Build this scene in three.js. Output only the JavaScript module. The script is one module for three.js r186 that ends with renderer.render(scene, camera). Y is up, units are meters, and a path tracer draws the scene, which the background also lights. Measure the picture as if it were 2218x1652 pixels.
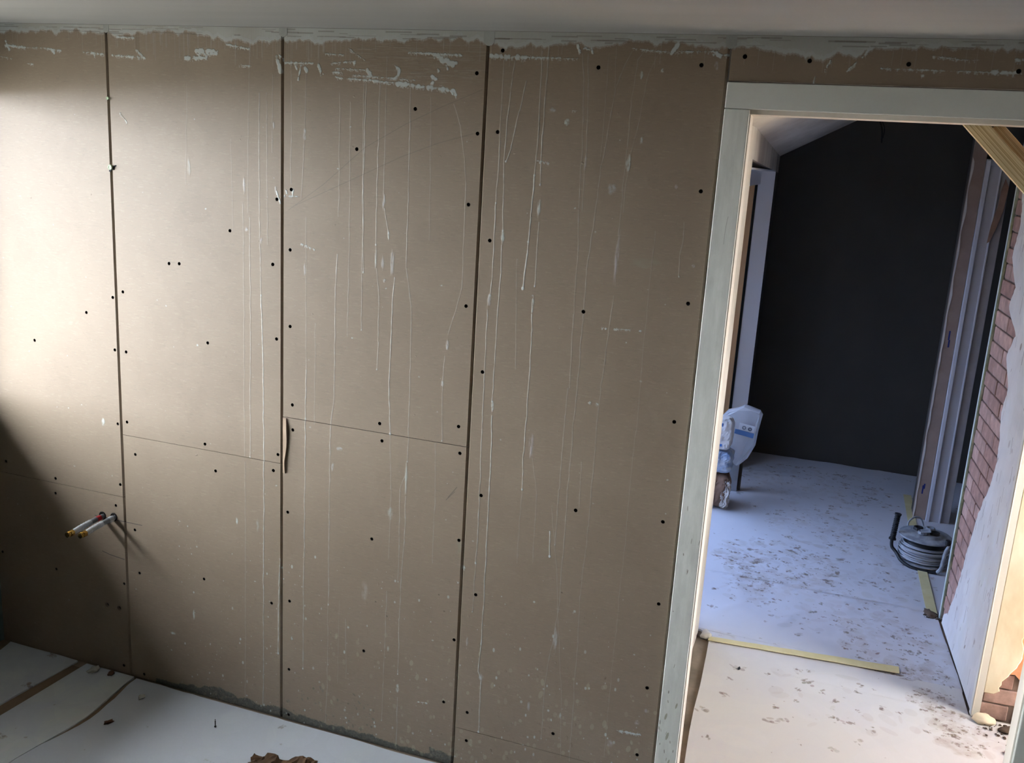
import * as THREE from 'three';
import { mergeGeometries, toCreasedNormals, mergeVertices } from 'three/addons/utils/BufferGeometryUtils.js';
import { RoundedBoxGeometry } from 'three/addons/geometries/RoundedBoxGeometry.js';
import { ImprovedNoise } from 'three/addons/math/ImprovedNoise.js';

// ---------------------------------------------------------------- camera, sky, sun, exposure
const scene = new THREE.Scene();
const camera = new THREE.PerspectiveCamera(44.23, 2218 / 1652, 0.05, 200);
camera.position.set(0, 1.862, 2.4);
camera.rotation.set(-0.23462, 0.32517, 0.06067, 'YXZ');
const renderer = new THREE.WebGLRenderer({ antialias: true });
renderer.toneMapping = THREE.LinearToneMapping;
renderer.toneMappingExposure = 1.4;
renderer.shadowMap.enabled = true;
scene.background = new THREE.Color().setRGB(0.98, 1.0, 1.04);   // even, bright overcast sky
scene.backgroundIntensity = 23;
const sun = new THREE.DirectionalLight(new THREE.Color().setRGB(1, 0.86, 0.66), 68);   // comes in high from the right, through the side window of the passage
sun.position.set(1.9 + 4.4, 1.2 + 8.6, -0.5 + 2.4);
sun.target.position.set(1.9, 1.2, -0.5);
sun.castShadow = true;
sun.shadow.mapSize.set(2048, 2048);
Object.assign(sun.shadow.camera, { left: -7, right: 7, top: 7, bottom: -7, near: 0.5, far: 30 });
scene.add(sun, sun.target);

// ---------------------------------------------------------------- helpers
const perlin = new ImprovedNoise();
function rng(seed) { let s = seed >>> 0; return () => { s = (s + 0x6D2B79F5) | 0; let t = Math.imul(s ^ (s >>> 15), 1 | s); t = (t + Math.imul(t ^ (t >>> 7), 61 | t)) ^ t; return ((t ^ (t >>> 14)) >>> 0) / 4294967296; }; }
const taken = new Map();
function numbered(name) { const n = taken.get(name) ?? 0; taken.set(name, n + 1); return n ? name + '_' + String(n).padStart(3, '0') : name; }
function clean(g) { const o = g.index ? g.toNonIndexed() : g; for (const k of Object.keys(o.attributes)) if (!['position', 'normal', 'uv'].includes(k)) o.deleteAttribute(k); return o; }
// texture coordinates in metres, taken along the axis each face mostly looks along
function metric(g) {
  const o = clean(g), p = o.attributes.position, n = o.attributes.normal, uv = new Float32Array(p.count * 2);
  for (let i = 0; i < p.count; i++) {
    const ax = Math.abs(n.getX(i)), ay = Math.abs(n.getY(i)), az = Math.abs(n.getZ(i));
    if (az >= ax && az >= ay) { uv[2 * i] = p.getX(i); uv[2 * i + 1] = p.getY(i); }
    else if (ax >= ay) { uv[2 * i] = p.getZ(i); uv[2 * i + 1] = p.getY(i); }
    else { uv[2 * i] = p.getX(i); uv[2 * i + 1] = p.getZ(i); }
  }
  o.setAttribute('uv', new THREE.BufferAttribute(uv, 2));
  return o;
}
const bx = (x0, x1, y0, y1, z0, z1) => metric(new THREE.BoxGeometry(Math.abs(x1 - x0), Math.abs(y1 - y0), Math.abs(z1 - z0)).translate((x0 + x1) / 2, (y0 + y1) / 2, (z0 + z1) / 2));
const rbx = (x0, x1, y0, y1, z0, z1, r = 0.003, seg = 2) => metric(new RoundedBoxGeometry(Math.abs(x1 - x0), Math.abs(y1 - y0), Math.abs(z1 - z0), seg, r).translate((x0 + x1) / 2, (y0 + y1) / 2, (z0 + z1) / 2));
const tube = (pts, r, seg = 40, rad = 8, closed = false) => clean(new THREE.TubeGeometry(new THREE.CatmullRomCurve3(pts.map((p) => new THREE.Vector3(...p)), closed), seg, r, rad, closed));
const cyl = (r0, r1, h, seg = 20, open = false) => clean(new THREE.CylinderGeometry(r0, r1, h, seg, 1, open));
function prism(points, depth, opts = {}) { return metric(new THREE.ExtrudeGeometry(new THREE.Shape(points.map((p) => new THREE.Vector2(...p))), { depth, bevelEnabled: false, ...opts })); }
const join = (list) => (list.length > 1 ? mergeGeometries(list.map(clean)) : clean(list[0]));
function mesh(name, geometries, material, parent = scene) {
  const m = new THREE.Mesh(join(Array.isArray(geometries) ? geometries : [geometries]), material);
  m.name = parent === scene ? numbered(name) : name; m.castShadow = m.receiveShadow = true; parent.add(m); return m;
}
function structure(name, geometries, material, label, category) {
  const m = mesh(name, geometries, material); m.userData = { kind: 'structure', label, category }; return m;
}
function group(name, label, category, pos = [0, 0, 0], turn = 0, extra = {}) {
  const g = new THREE.Group(); g.name = numbered(name); g.position.set(...pos); g.rotation.y = turn; g.userData = { label, category, ...extra }; scene.add(g); return g;
}
function tag(o, label, category, grp) { o.userData = { ...o.userData, label, category }; if (grp) o.userData.group = grp; return o; }
function canvas(w, h) { const c = document.createElement('canvas'); c.width = w; c.height = h; return c; }
function texture(c, color = true) {
  const t = new THREE.CanvasTexture(c); t.wrapS = t.wrapT = THREE.RepeatWrapping; t.magFilter = THREE.LinearFilter; if (color) t.colorSpace = THREE.SRGBColorSpace; return t;
}
// tileable grain: several octaves of value noise on a torus, returned as 0..1
function grain(size, seed, stretchX = 1, stretchY = 1, octaves = 5, first = 4) {
  const out = new Float32Array(size * size), r = rng(seed); let amp = 1, total = 0;
  for (let o = 0; o < octaves; o++) {
    const nx = Math.max(1, Math.round(first * 2 ** o / stretchX)), ny = Math.max(1, Math.round(first * 2 ** o / stretchY));
    const grid = Float32Array.from({ length: nx * ny }, () => r());
    for (let y = 0; y < size; y++) {
      const fy = y / size * ny, y0 = Math.floor(fy), ty = fy - y0, sy = ty * ty * (3 - 2 * ty), ra = (y0 % ny) * nx, rb = ((y0 + 1) % ny) * nx;
      for (let x = 0; x < size; x++) {
        const fx = x / size * nx, x0 = Math.floor(fx), tx = fx - x0, sx = tx * tx * (3 - 2 * tx), ca = x0 % nx, cb = (x0 + 1) % nx;
        out[y * size + x] += amp * ((grid[ra + ca] * (1 - sx) + grid[ra + cb] * sx) * (1 - sy) + (grid[rb + ca] * (1 - sx) + grid[rb + cb] * sx) * sy);
      }
    }
    total += amp; amp *= 0.6;
  }
  for (let i = 0; i < out.length; i++) out[i] /= total;
  return out;
}
function dataTexture(size, fn, color, repeat = 1) {
  const d = new Uint8Array(size * size * 4);
  for (let i = 0; i < size * size; i++) { const [a, b, c] = fn(i); d[4 * i] = a; d[4 * i + 1] = b; d[4 * i + 2] = c; d[4 * i + 3] = 255; }
  const t = new THREE.DataTexture(d, size, size); t.wrapS = t.wrapT = THREE.RepeatWrapping; t.magFilter = THREE.LinearFilter; t.minFilter = THREE.LinearMipmapLinearFilter; t.generateMipmaps = true;
  if (color) t.colorSpace = THREE.SRGBColorSpace; t.repeat.set(repeat, repeat); t.needsUpdate = true; return t;
}
const clampByte = (v) => Math.max(0, Math.min(255, v));
// a plain material with grain: a and b are the two sRGB tones that the grain blends
function grained(a, b, { seed = 1, size = 256, sx = 1, sy = 1, repeat = 1, rough = 0.85, bump = 0, contrast = 1.6, first = 4, octaves = 5, ...rest } = {}) {
  const g = grain(size, seed, sx, sy, octaves, first), mixAt = (i) => Math.max(0, Math.min(1, 0.5 + (g[i] - 0.5) * contrast));
  const m = new THREE.MeshStandardMaterial({ roughness: rough, map: dataTexture(size, (i) => { const k = mixAt(i); return a.map((v, c) => v + (b[c] - v) * k); }, true, repeat), ...rest });
  if (bump) { m.bumpMap = dataTexture(size, (i) => { const k = g[i] * 255; return [k, k, k]; }, false, repeat); m.bumpScale = bump; }
  return m;
}
const plain = (hex, rough = 0.7, rest = {}) => new THREE.MeshStandardMaterial({ color: hex, roughness: rough, ...rest });

// positions surveyed on the wall, in millimetres (x along the wall, y above the floor)
const SCREWS = [[[-2283,1288],[-2507,1169],[-2165,1349],[-2173,1177],[-2174,927],[-2670,715],[-2451,689],[-2171,715],[-2455,634],[-2196,636],[-2717,362],[-2471,346],[-2174,353],[-2190,36
]],[[-2133,1371],[-2129,1176],[-1952,1478],[-1914,1481],[-1728,1597],[-1814,1244],[-1579,1510],[-1565,1701],[-1566,1286],[-2136,939],[-1831,912],[-1556,921],[-2107,832],[-1792,828],[-1577,866],[-2120,562],[-2107,407],[-1844,441],[-1584,412],[-2103,24
]],[[-1517,1732],[-1520,1558],[-1519,1330],[-1510,1088],[-1508,1009],[-1525,737],[-1517,434],[-1518,190],[-1307,1857],[-1132,1972],[-958,2069],[-948,1916],[-964,1729],[-957,1452],[-1213,1074],[-962,1103],[-1204,1022],[-954,1024],[-1229,705],[-939,757],[-1247,323],[-941,434],[-968,217],[-1519,23
]],[[-889,2127],[-631,2092],[-375,2104],[-891,1923],[-345,1806],[-897,1638],[-621,1473],[-348,1524],[-898,1272],[-352,1209],[-882,908],[-599,915],[-355,927],[-882,596],[-343,687],[-889,202],[-351,426],[-887,105],[-614,206],[-360,208
]],[[-274,2126],[-125,2120],[91,2118],[317,2109]]];
const MARKS = {
  drips: [[2.4,0.25,[[-1680,1682],[-1680,1322],[-1682,893]]],[2.64,0.4,[[-1658,1643],[-1657,1324],[-1661,896]]],[3.12,0.35,[[-1623,1998],[-1624,1646],[-1619,1413]]],[3.5999999999999996,0.7,[[-1619,1413],[-1612,1128],[-1611,889],[-1613,545],[-1615,114],[-1617,1]]],[2.4,0.25,[[-1598,1999],[-1596,1567]]],[2.4,0.25,[[-1578,2050],[-1580,1833]]],[2.4,0.3,[[-1680,878],[-1682,433],[-1686,26]]],[4.2,0.6,[[-1553,574],[-1555,477],[-1556,412],[-1558,238]]],[2.4,0.2,[[-1656,2085],[-1661,1868],[-1664,1656]]],[2.4,0.25,[[-1517,2089],[-1518,1746]]],[2.4,0.25,[[-1470,2090],[-1474,1878],[-1483,1709]]],[2.4,0.25,[[-1467,1658],[-1465,1429],[-1464,1205]]],[3.12,0.6,[[-1464,1205],[-1464,973],[-1464,747],[-1466,448],[-1466,206]]],[2.4,0.25,[[-1433,1350],[-1432,1037]]],[2.4,0.25,[[-1362,2007],[-1361,1666]]],[2.88,0.42,[[-1364,1560],[-1367,1466],[-1367,1133],[-1377,1045],[-1378,898],[-1376,594],[-1376,453]]],[2.4,0.3,[[-1377,452],[-1376,258],[-1375,176],[-1381,6]]],[2.4,0.25,[[-1328,1984],[-1325,1629],[-1326,1321]]],[2.88,0.4,[[-1282,2034],[-1283,1887],[-1284,1761],[-1278,1515]]],[2.4,0.35,[[-1288,2034],[-1285,1761],[-1282,1501],[-1280,1347]]],[2.88,0.4,[[-1240,2048],[-1240,1889],[-1241,1739],[-1240,1597]]],[2.64,0.35,[[-1236,1532],[-1226,1454],[-1225,1319],[-1227,1236]]],[2.4,0.3,[[-1221,2108],[-1219,1890],[-1220,1740]]],[3.12,0.45,[[-1217,1702],[-1201,1633]]],[3.84,0.5,[[-1179,1511],[-1182,1458],[-1183,1351],[-1186,1200],[-1178,1047]]],[2.64,0.25,[[-1178,1047],[-1169,876],[-1170,652]]],[2.64,0.35,[[-1147,2027],[-1145,1857],[-1144,1720],[-1143,1541],[-1123,1432],[-1119,1251],[-1119,1071],[-1119,971]]],[2.64,0.45,[[-1120,863],[-1120,723],[-1125,616],[-1128,462],[-1127,272]]],[2.64,0.4,[[-1125,192],[-1123,-6]]],[2.4,0.4,[[-1124,927],[-1140,881],[-1137,704],[-1136,583]]],[2.16,0.22,[[-1087,2005],[-1079,1775],[-1075,1624]]],[2.16,0.3,[[-1020,1990],[-998,1937],[-982,1854],[-974,1781],[-973,1708],[-971,1506],[-990,1426],[-1008,1365]]],[2.4,0.35,[[-1015,1305],[-1017,1196],[-1012,1052]]],[2.4,0.28,[[-1032,1042],[-1026,901],[-1025,667]]],[2.64,0.4,[[-885,2104],[-884,2024],[-883,1871],[-885,1739]]],[3.12,0.5,[[-885,1739],[-884,1540],[-887,1489]]],[3.12,0.5,[[-893,1450],[-891,1241],[-891,1146],[-887,940],[-886,769],[-888,696]]],[2.4,0.4,[[-888,696],[-888,592],[-890,539]]],[2.88,0.45,[[-853,2105],[-860,2048],[-865,1966],[-868,1860],[-864,1752],[-861,1667]]],[3.12,0.5,[[-862,1630],[-860,1555],[-863,1428],[-863,1311],[-864,1191]]],[3.5999999999999996,0.65,[[-861,1151],[-858,1014],[-857,875],[-856,702],[-856,539],[-857,433],[-859,348],[-850,327],[-850,296],[-848,186],[-849,146]]],[2.64,0.6,[[-819,2055],[-834,1979],[-850,1885],[-863,1849]]],[2.88,0.45,[[-781,2129],[-779,2004],[-778,1900],[-781,1818]]],[4.8,0.6,[[-781,1818],[-784,1710],[-788,1612],[-794,1518]]],[2.88,0.5,[[-764,2140],[-765,2051],[-766,1924],[-764,1795]]],[2.64,0.45,[[-761,1699],[-761,1675],[-761,1527]]],[3.12,0.55,[[-763,1452],[-761,1401],[-759,1272],[-760,1166],[-762,1058],[-759,948]]],[2.4,0.25,[[-759,948],[-760,893],[-760,722]]],[2.16,0.3,[[-674,2126],[-666,2065],[-658,1918],[-657,1849],[-654,1732],[-648,1630],[-647,1464],[-643,1261]]],[2.16,0.3,[[-660,2126],[-653,2054],[-647,1930],[-646,1850],[-645,1732]]],[2.16,0.35,[[-648,1261],[-649,1182],[-651,1076],[-651,968],[-651,857],[-651,801]]],[2.16,0.35,[[-609,1735],[-614,1675],[-620,1590],[-620,1455],[-621,1367],[-621,1264],[-624,1173],[-624,1053],[-627,972],[-625,848],[-626,750],[-625,636],[-631,547],[-638,486],[-651,363],[-649,179]]],[2.16,0.3,[[-547,2134],[-567,2090],[-582,2045],[-590,1967],[-597,1898],[-604,1852],[-609,1735]]],[1.92,0.22,[[-606,2127],[-606,2022],[-605,1932],[-607,1875]]],[1.92,0.22,[[-588,2144],[-585,2045]]],[2.16,0.28,[[-519,2132],[-532,2112],[-535,2069],[-540,2013],[-539,1901],[-542,1833],[-542,1752],[-544,1681]]],[2.16,0.22,[[-483,2124],[-502,2081],[-509,2026],[-515,1970],[-523,1925],[-529,1879],[-536,1810],[-536,1740]]],[2.16,0.3,[[-541,1525],[-545,1488],[-548,1426],[-550,1376],[-556,1273],[-558,1222],[-558,1117],[-559,997],[-558,875],[-562,791],[-566,663],[-561,519],[-562,401],[-558,266],[-558,127]]],[1.92,0.2,[[-449,1700],[-451,1534],[-450,1462],[-453,1412],[-450,1288],[-450,1237],[-451,1108],[-452,1003],[-452,909],[-452,786],[-453,730],[-453,574],[-456,457],[-456,294],[-453,173]]],[2.16,0.35,[[-379,1729],[-376,1695],[-380,1636],[-377,1590]]],[2.16,0.25,[[-736,1048],[-722,983],[-715,942],[-714,831],[-714,732]]],[2.16,0.25,[[-669,909],[-655,829],[-643,746],[-611,448],[-598,346],[-585,134]]],[4.2,0.75,[[-669,840],[-664,763]]],[2.16,0.25,[[-816,1597],[-800,1292]]],[1.92,0.2,[[-1871,2016],[-1884,1722]]],[1.92,0.18,[[-1721,1865],[-1716,1598]]],[1.7999999999999998,0.2,[[-1337,477],[-1338,185]]],[2.4,0.3,[[-1314,419],[-1307,210]]],[2.4,0.35,[[-1173,545],[-1174,388],[-1176,227],[-1178,95]]],[2.16,0.25,[[-593,1059],[-589,924]]]],
  blobs: [[-1869,1777,7.4,26.0,0.25],[-1676,1732,4.3,22.3,0.5],[-1575,1908,3.1,11.2,0.5],[-1568,1727,4.3,11.2,0.4],[-1474,1888,5.0,16.1,0.5],[-1669,1606,5.6,7.4,0.45],[-1618,1578,3.7,11.2,0.3],[-1470,1505,3.1,17.4,0.5],[-1239,1563,3.7,31.0,0.65],[-1219,1719,4.3,26.0,0.5],[-1201,1627,3.1,14.9,0.65],[-1187,1555,5.6,38.4,0.55],[-1217,1547,4.3,21.1,0.4],[-1210,1498,4.3,6.2,0.5],[-1008,1336,5.0,13.6,0.55],[-1018,1223,4.3,9.9,0.55],[-1121,921,3.7,45.9,0.75],[-860,1647,5.6,21.1,0.6],[-889,1475,5.6,18.6,0.5],[-862,1178,4.3,16.1,0.7],[-763,1735,5.0,26.0,0.7],[-763,1477,3.7,22.3,0.75],[-741,1082,7.4,37.2,0.3],[-629,511,6.8,39.7,0.45],[-596,271,3.7,9.9,0.6],[-702,1956,8.1,8.1,0.9],[-925,673,6.8,8.1,0.95],[-1713,672,4.3,11.2,0.85],[-1887,300,4.3,21.1,0.9],[-1973,212,11.2,5.0,0.8],[-2233,923,6.8,14.9,0.85],[-1635,673,5.0,26.0,0.25],[-1170,799,8.7,24.8,0.28],[-1508,305,4.3,7.4,0.85],[-1369,915,5.0,14.9,0.35],[-1346,974,11.2,6.2,0.35],[-533,1862,5.6,24.8,0.65],[-542,1622,5.6,68.2,0.3],[-571,1796,11.2,14.9,0.35],[-519,2077,4.3,9.9,0.75],[-468,2090,4.3,6.2,0.65],[-505,1921,3.1,9.9,0.65],[-646,1859,3.7,21.1,0.3],[-743,1986,9.9,6.2,0.35],[-338,2104,5.6,11.2,0.3],[-407,1813,5.0,6.2,0.3],[-1249,528,13.6,37.2,0.16],[-850,332,8.7,11.2,0.45],[-1620,5,5.6,9.9,0.85],[-1163,351,3.1,9.9,0.55],[-1126,224,5.6,16.1,0.65],[-563,1226,5.0,5.0,0.6],[-583,1227,5.0,5.0,0.6],[-344,1621,5.0,5.0,0.3],[-465,1617,37.2,14.9,0.05],[-941,736,9.9,24.8,0.05],[-1852,1232,3.7,3.7,0.8],[-901,438,3.7,16.1,0.35],[-695,275,5.6,16.1,0.35],[-393,274,1.2,1.2,0.1],[-443,222,9.9,12.4,0.3],[-346,354,7.4,7.4,0.3],[-369,310,7.4,8.7,0.3],[-1176,2064,0.6,0.6,0.1],[-1337,2042,2.5,3.7,0.2]],
  streaks: [[-2556,2108,-2473,2103,6.9],[-2551,2119,-2538,2095,9.2],[-2473,2103,-2390,2103,2.3],[-2391,2102,-2333,2096,4.6],[-2369,2098,-2359,2088,8.0],[-2248,2094,-2170,2089,5.8],[-2207,2088,-2202,2078,4.6],[-2139,2087,-2017,2083,5.8],[-2050,2105,-2022,2083,8.0],[-1837,2107,-1762,2107,10.3],[-1877,2085,-1800,2090,10.3],[-1832,2097,-1765,2101,6.9],[-1733,2126,-1656,2115,5.8],[-1690,2071,-1649,2069,3.4],[-2125,2140,-2057,2138,5.8],[-1565,2094,-1553,2061,13.8],[-1556,2100,-1544,2088,6.9],[-1539,2081,-1449,2081,5.8],[-1487,2075,-1496,2037,5.8],[-1505,2074,-1499,2065,5.8],[-1475,2068,-1469,2063,9.2],[-1431,2076,-1424,2062,10.3],[-1416,2055,-1424,2049,3.4],[-1392,2083,-1316,2090,4.6],[-1325,2089,-1319,2084,5.8],[-1377,2070,-1287,2068,3.4],[-1280,2068,-1267,2053,12.6],[-1387,2060,-1356,2059,4.6],[-1377,2048,-1354,2044,4.6],[-1410,2108,-1352,2106,3.4],[-1331,2120,-1325,2115,4.6],[-1338,2123,-1288,2094,2.3],[-1341,2045,-1189,2037,5.8],[-1189,2036,-1018,2023,10.3],[-1322,2054,-1134,2046,3.4],[-1019,2025,-1014,2011,8.0],[-1028,2021,-1022,2012,4.6],[-1090,2036,-1082,2041,9.2],[-1157,2116,-1003,2113,5.8],[-1083,2113,-1018,2091,10.3],[-1062,2100,-1022,2089,11.5],[-1044,2086,-1041,2077,6.9],[-1196,2082,-1182,2073,6.9],[-1182,2073,-1185,2059,8.0],[-1185,2059,-1200,2046,5.8],[-1087,2058,-1073,2050,9.2],[-1070,2076,-1065,2070,5.8],[-925,2113,-824,2111,10.3],[-824,2112,-731,2112,4.6],[-731,2111,-688,2112,2.3],[-548,2139,-479,2133,3.4],[-479,2133,-339,2136,3.4],[-344,2136,-330,2124,9.2],[-349,2129,-311,2128,4.6],[-688,2142,-680,2125,6.9],[-652,2138,-648,2125,6.9],[-672,2138,-654,2134,5.8],[-450,2130,-435,2151,10.3],[34,2107,123,2106,3.4],[123,2106,265,2105,3.4],[265,2105,324,2104,8.0],[139,2136,186,2132,3.4],[187,2130,235,2130,3.4],[307,2131,322,2132,8.0],[-88,2101,-78,2123,4.6],[-39,2100,-21,2119,4.6],[-10,2130,0,2143,6.9],[-110,2071,-108,2087,3.4],[121,2095,126,2093,5.8],[-425,269,-355,274,5.8],[-413,270,-372,272,4.6],[-569,1435,-549,1436,1.7],[-534,1437,-491,1439,2.3],[-466,1439,-460,1440,3.4],[-777,1856,-743,1852,2.9],[-1541,1712,-1490,1714,3.4],[-1512,1731,-1512,1720,8.0],[-1534,1729,-1530,1716,4.6],[-2467,2055,-2445,2054,3.4],[-2578,2074,-2531,2069,2.3],[-2118,1921,-2093,1894,3.4],[-943,625,-939,623,1.1],[-1055,194,-1023,198,3.4],[-700,1985,-678,1986,1.7],[-1483,1579,-1437,1566,3.4],[-1565,1723,-1552,1691,6.9]],
  scratch: [[1.92,0.22,[[-1526,1673],[-1412,1753],[-1282,1862],[-1157,1932],[-1050,1982],[-940,2028]]],[1.92,0.2,[[-1503,1688],[-1324,1771],[-1168,1844],[-1059,1886],[-960,1915]]],[2.88,0.7,[[-2288,583],[-2251,584],[-2200,583],[-2089,584]]],[2.88,0.75,[[-2263,457],[-2230,450],[-2168,444]]],[1.92,0.5,[[-985,883],[-958,920]]],[1.92,0.4,[[-991,874],[-964,905]]]],
  band: [[-2571,2149],[-2460,2148],[-2351,2154],[-2210,2154],[-2167,2148],[-2130,2145],[-2073,2151],[-1973,2158],[-1876,2157],[-1749,2141],[-1656,2133],[-1565,2137],[-1505,2143],[-1447,2137],[-1360,2141],[-1275,2148],[-1192,2144],[-1131,2147],[-1071,2152],[-979,2153],[-946,2146],[-908,2140],[-875,2134],[-813,2138],[-770,2142],[-715,2147],[-642,2141],[-584,2150],[-550,2154],[-402,2154],[-351,2144],[-318,2146],[-291,2145],[-248,2144],[-193,2133],[-141,2130],[-99,2125],[-49,2133],[0,2143],[78,2151],[164,2153],[320,2152]],
  mould: [[-2068,7],[-1971,22],[-1894,28],[-1781,36],[-1707,34],[-1635,22],[-1563,30],[-1492,23],[-1388,17],[-1328,20],[-1219,21],[-1136,11],[-1087,5],[-1007,-5]]
};
// ---------------------------------------------------------------- materials
const M = {
  paintedWhite: grained([214, 219, 215], [204, 210, 206], { seed: 11, size: 512, repeat: 1.6, rough: 0.45, contrast: 2.2 }),
  liningWhite: grained([232, 228, 218], [216, 210, 198], { seed: 12, sx: 1, sy: 8, repeat: 2, rough: 0.6, contrast: 2 }),
  ceilingPlaster: grained([178, 183, 184], [154, 159, 162], { seed: 13, size: 512, sx: 7, sy: 1, repeat: 0.55, rough: 0.8, bump: 0.0015, contrast: 2.0 }),
  hallPlaster: grained([222, 214, 200], [176, 166, 150], { seed: 14, size: 512, sx: 1, sy: 3, repeat: 0.9, rough: 0.9, bump: 0.001, contrast: 2.2 }),
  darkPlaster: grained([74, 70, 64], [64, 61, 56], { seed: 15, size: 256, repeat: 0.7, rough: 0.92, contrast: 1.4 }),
  greenBoard: grained([94, 110, 112], [82, 98, 101], { seed: 16, repeat: 1.2, rough: 0.85 }),
  roomWall: grained([120, 108, 94], [104, 94, 82], { seed: 17, repeat: 0.8, rough: 0.9 }),
  concrete: grained([150, 136, 120], [104, 94, 82], { seed: 18, size: 512, repeat: 1.4, rough: 0.95, bump: 0.004, contrast: 2.2 }),
  stud: grained([84, 78, 70], [64, 60, 54], { seed: 19, rough: 0.95 }),
  ground: grained([86, 84, 80], [68, 67, 63], { seed: 20, repeat: 0.4, rough: 1 }),
  timber: grained([214, 186, 134], [184, 152, 98], { seed: 21, size: 512, sx: 1, sy: 26, repeat: 3, rough: 0.75, bump: 0.0006, contrast: 2.2, first: 10, octaves: 4 }),
  timberSide: grained([206, 160, 112], [172, 124, 80], { seed: 22, size: 512, sx: 1, sy: 26, repeat: 3, rough: 0.8, contrast: 2, first: 8, octaves: 4 }),
  frameTimber: grained([238, 198, 148], [216, 170, 120], { seed: 23, sx: 1, sy: 18, repeat: 2, rough: 0.6, contrast: 2 }),
  reveal: plain('#efeff2', 0.3),
  blackRubber: plain('#101010', 0.8),
  screw: plain('#0b0b0b', 0.7, { metalness: 0.3 }),
  glass: new THREE.MeshPhysicalMaterial({ color: '#ffffff', transmission: 1, thickness: 0, roughness: 0, ior: 1.5 }),
  tintedGlass: new THREE.MeshPhysicalMaterial({ color: '#8a94a6', transmission: 1, thickness: 0, roughness: 0, ior: 1.5 }),
  plasterCoat: grained([222, 218, 212], [196, 190, 182], { seed: 24, size: 512, sx: 1, sy: 2, repeat: 1.6, rough: 0.85, bump: 0.002, contrast: 2.2 }),
  creamCoat: grained([238, 226, 198], [216, 196, 160], { seed: 25, size: 512, sx: 1, sy: 2, repeat: 2.2, rough: 0.85, bump: 0.004, contrast: 2.2 }),
  mortar: grained([160, 140, 126], [110, 94, 84], { seed: 26, repeat: 3, rough: 1, bump: 0.003 }),
  metalBead: plain('#e2ddd0', 0.5),
  greenFoam: grained([112, 124, 98], [176, 178, 164], { seed: 27, repeat: 5, rough: 0.95 }),
  tape: grained([222, 211, 164], [208, 194, 140], { seed: 28, repeat: 4, rough: 0.6 }),
  brass: plain('#a8894a', 0.25, { metalness: 1 }),
  pipeSleeve: grained([176, 180, 186], [132, 138, 144], { seed: 29, repeat: 8, rough: 0.5 }),
  pipeGrey: plain('#6c7278', 0.6),
  redCap: plain('#a02028', 0.5),
  cardboard: grained([130, 112, 94], [110, 94, 78], { seed: 30, repeat: 2, rough: 0.95 }),
};
const brickTones = [[192, 156, 142], [182, 144, 130], [200, 164, 150], [174, 136, 122]].map((c, i) => grained(c, c.map((v) => v * 0.8), { seed: 40 + i, repeat: 6, rough: 0.95, bump: 0.003, contrast: 2 }));

// ---------------------------------------------------------------- the boarded wall
const JOINTS = [-2.74, -2.158, -1.545, -0.928, -0.3095], CEIL = 2.174, GAP = 0.0018, THICK = 0.0125, PX = 940;
const COLUMNS = [[-2.748, -2.158], [-2.158, -1.545], [-1.545, -0.928], [-0.928, -0.3095], [-0.3095, 1.7], [0.64, 1.7]];
const CUTS = [0.672, 0.893, 1.046, 0.142];                       // height of the level cut in each of the first four columns

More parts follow.
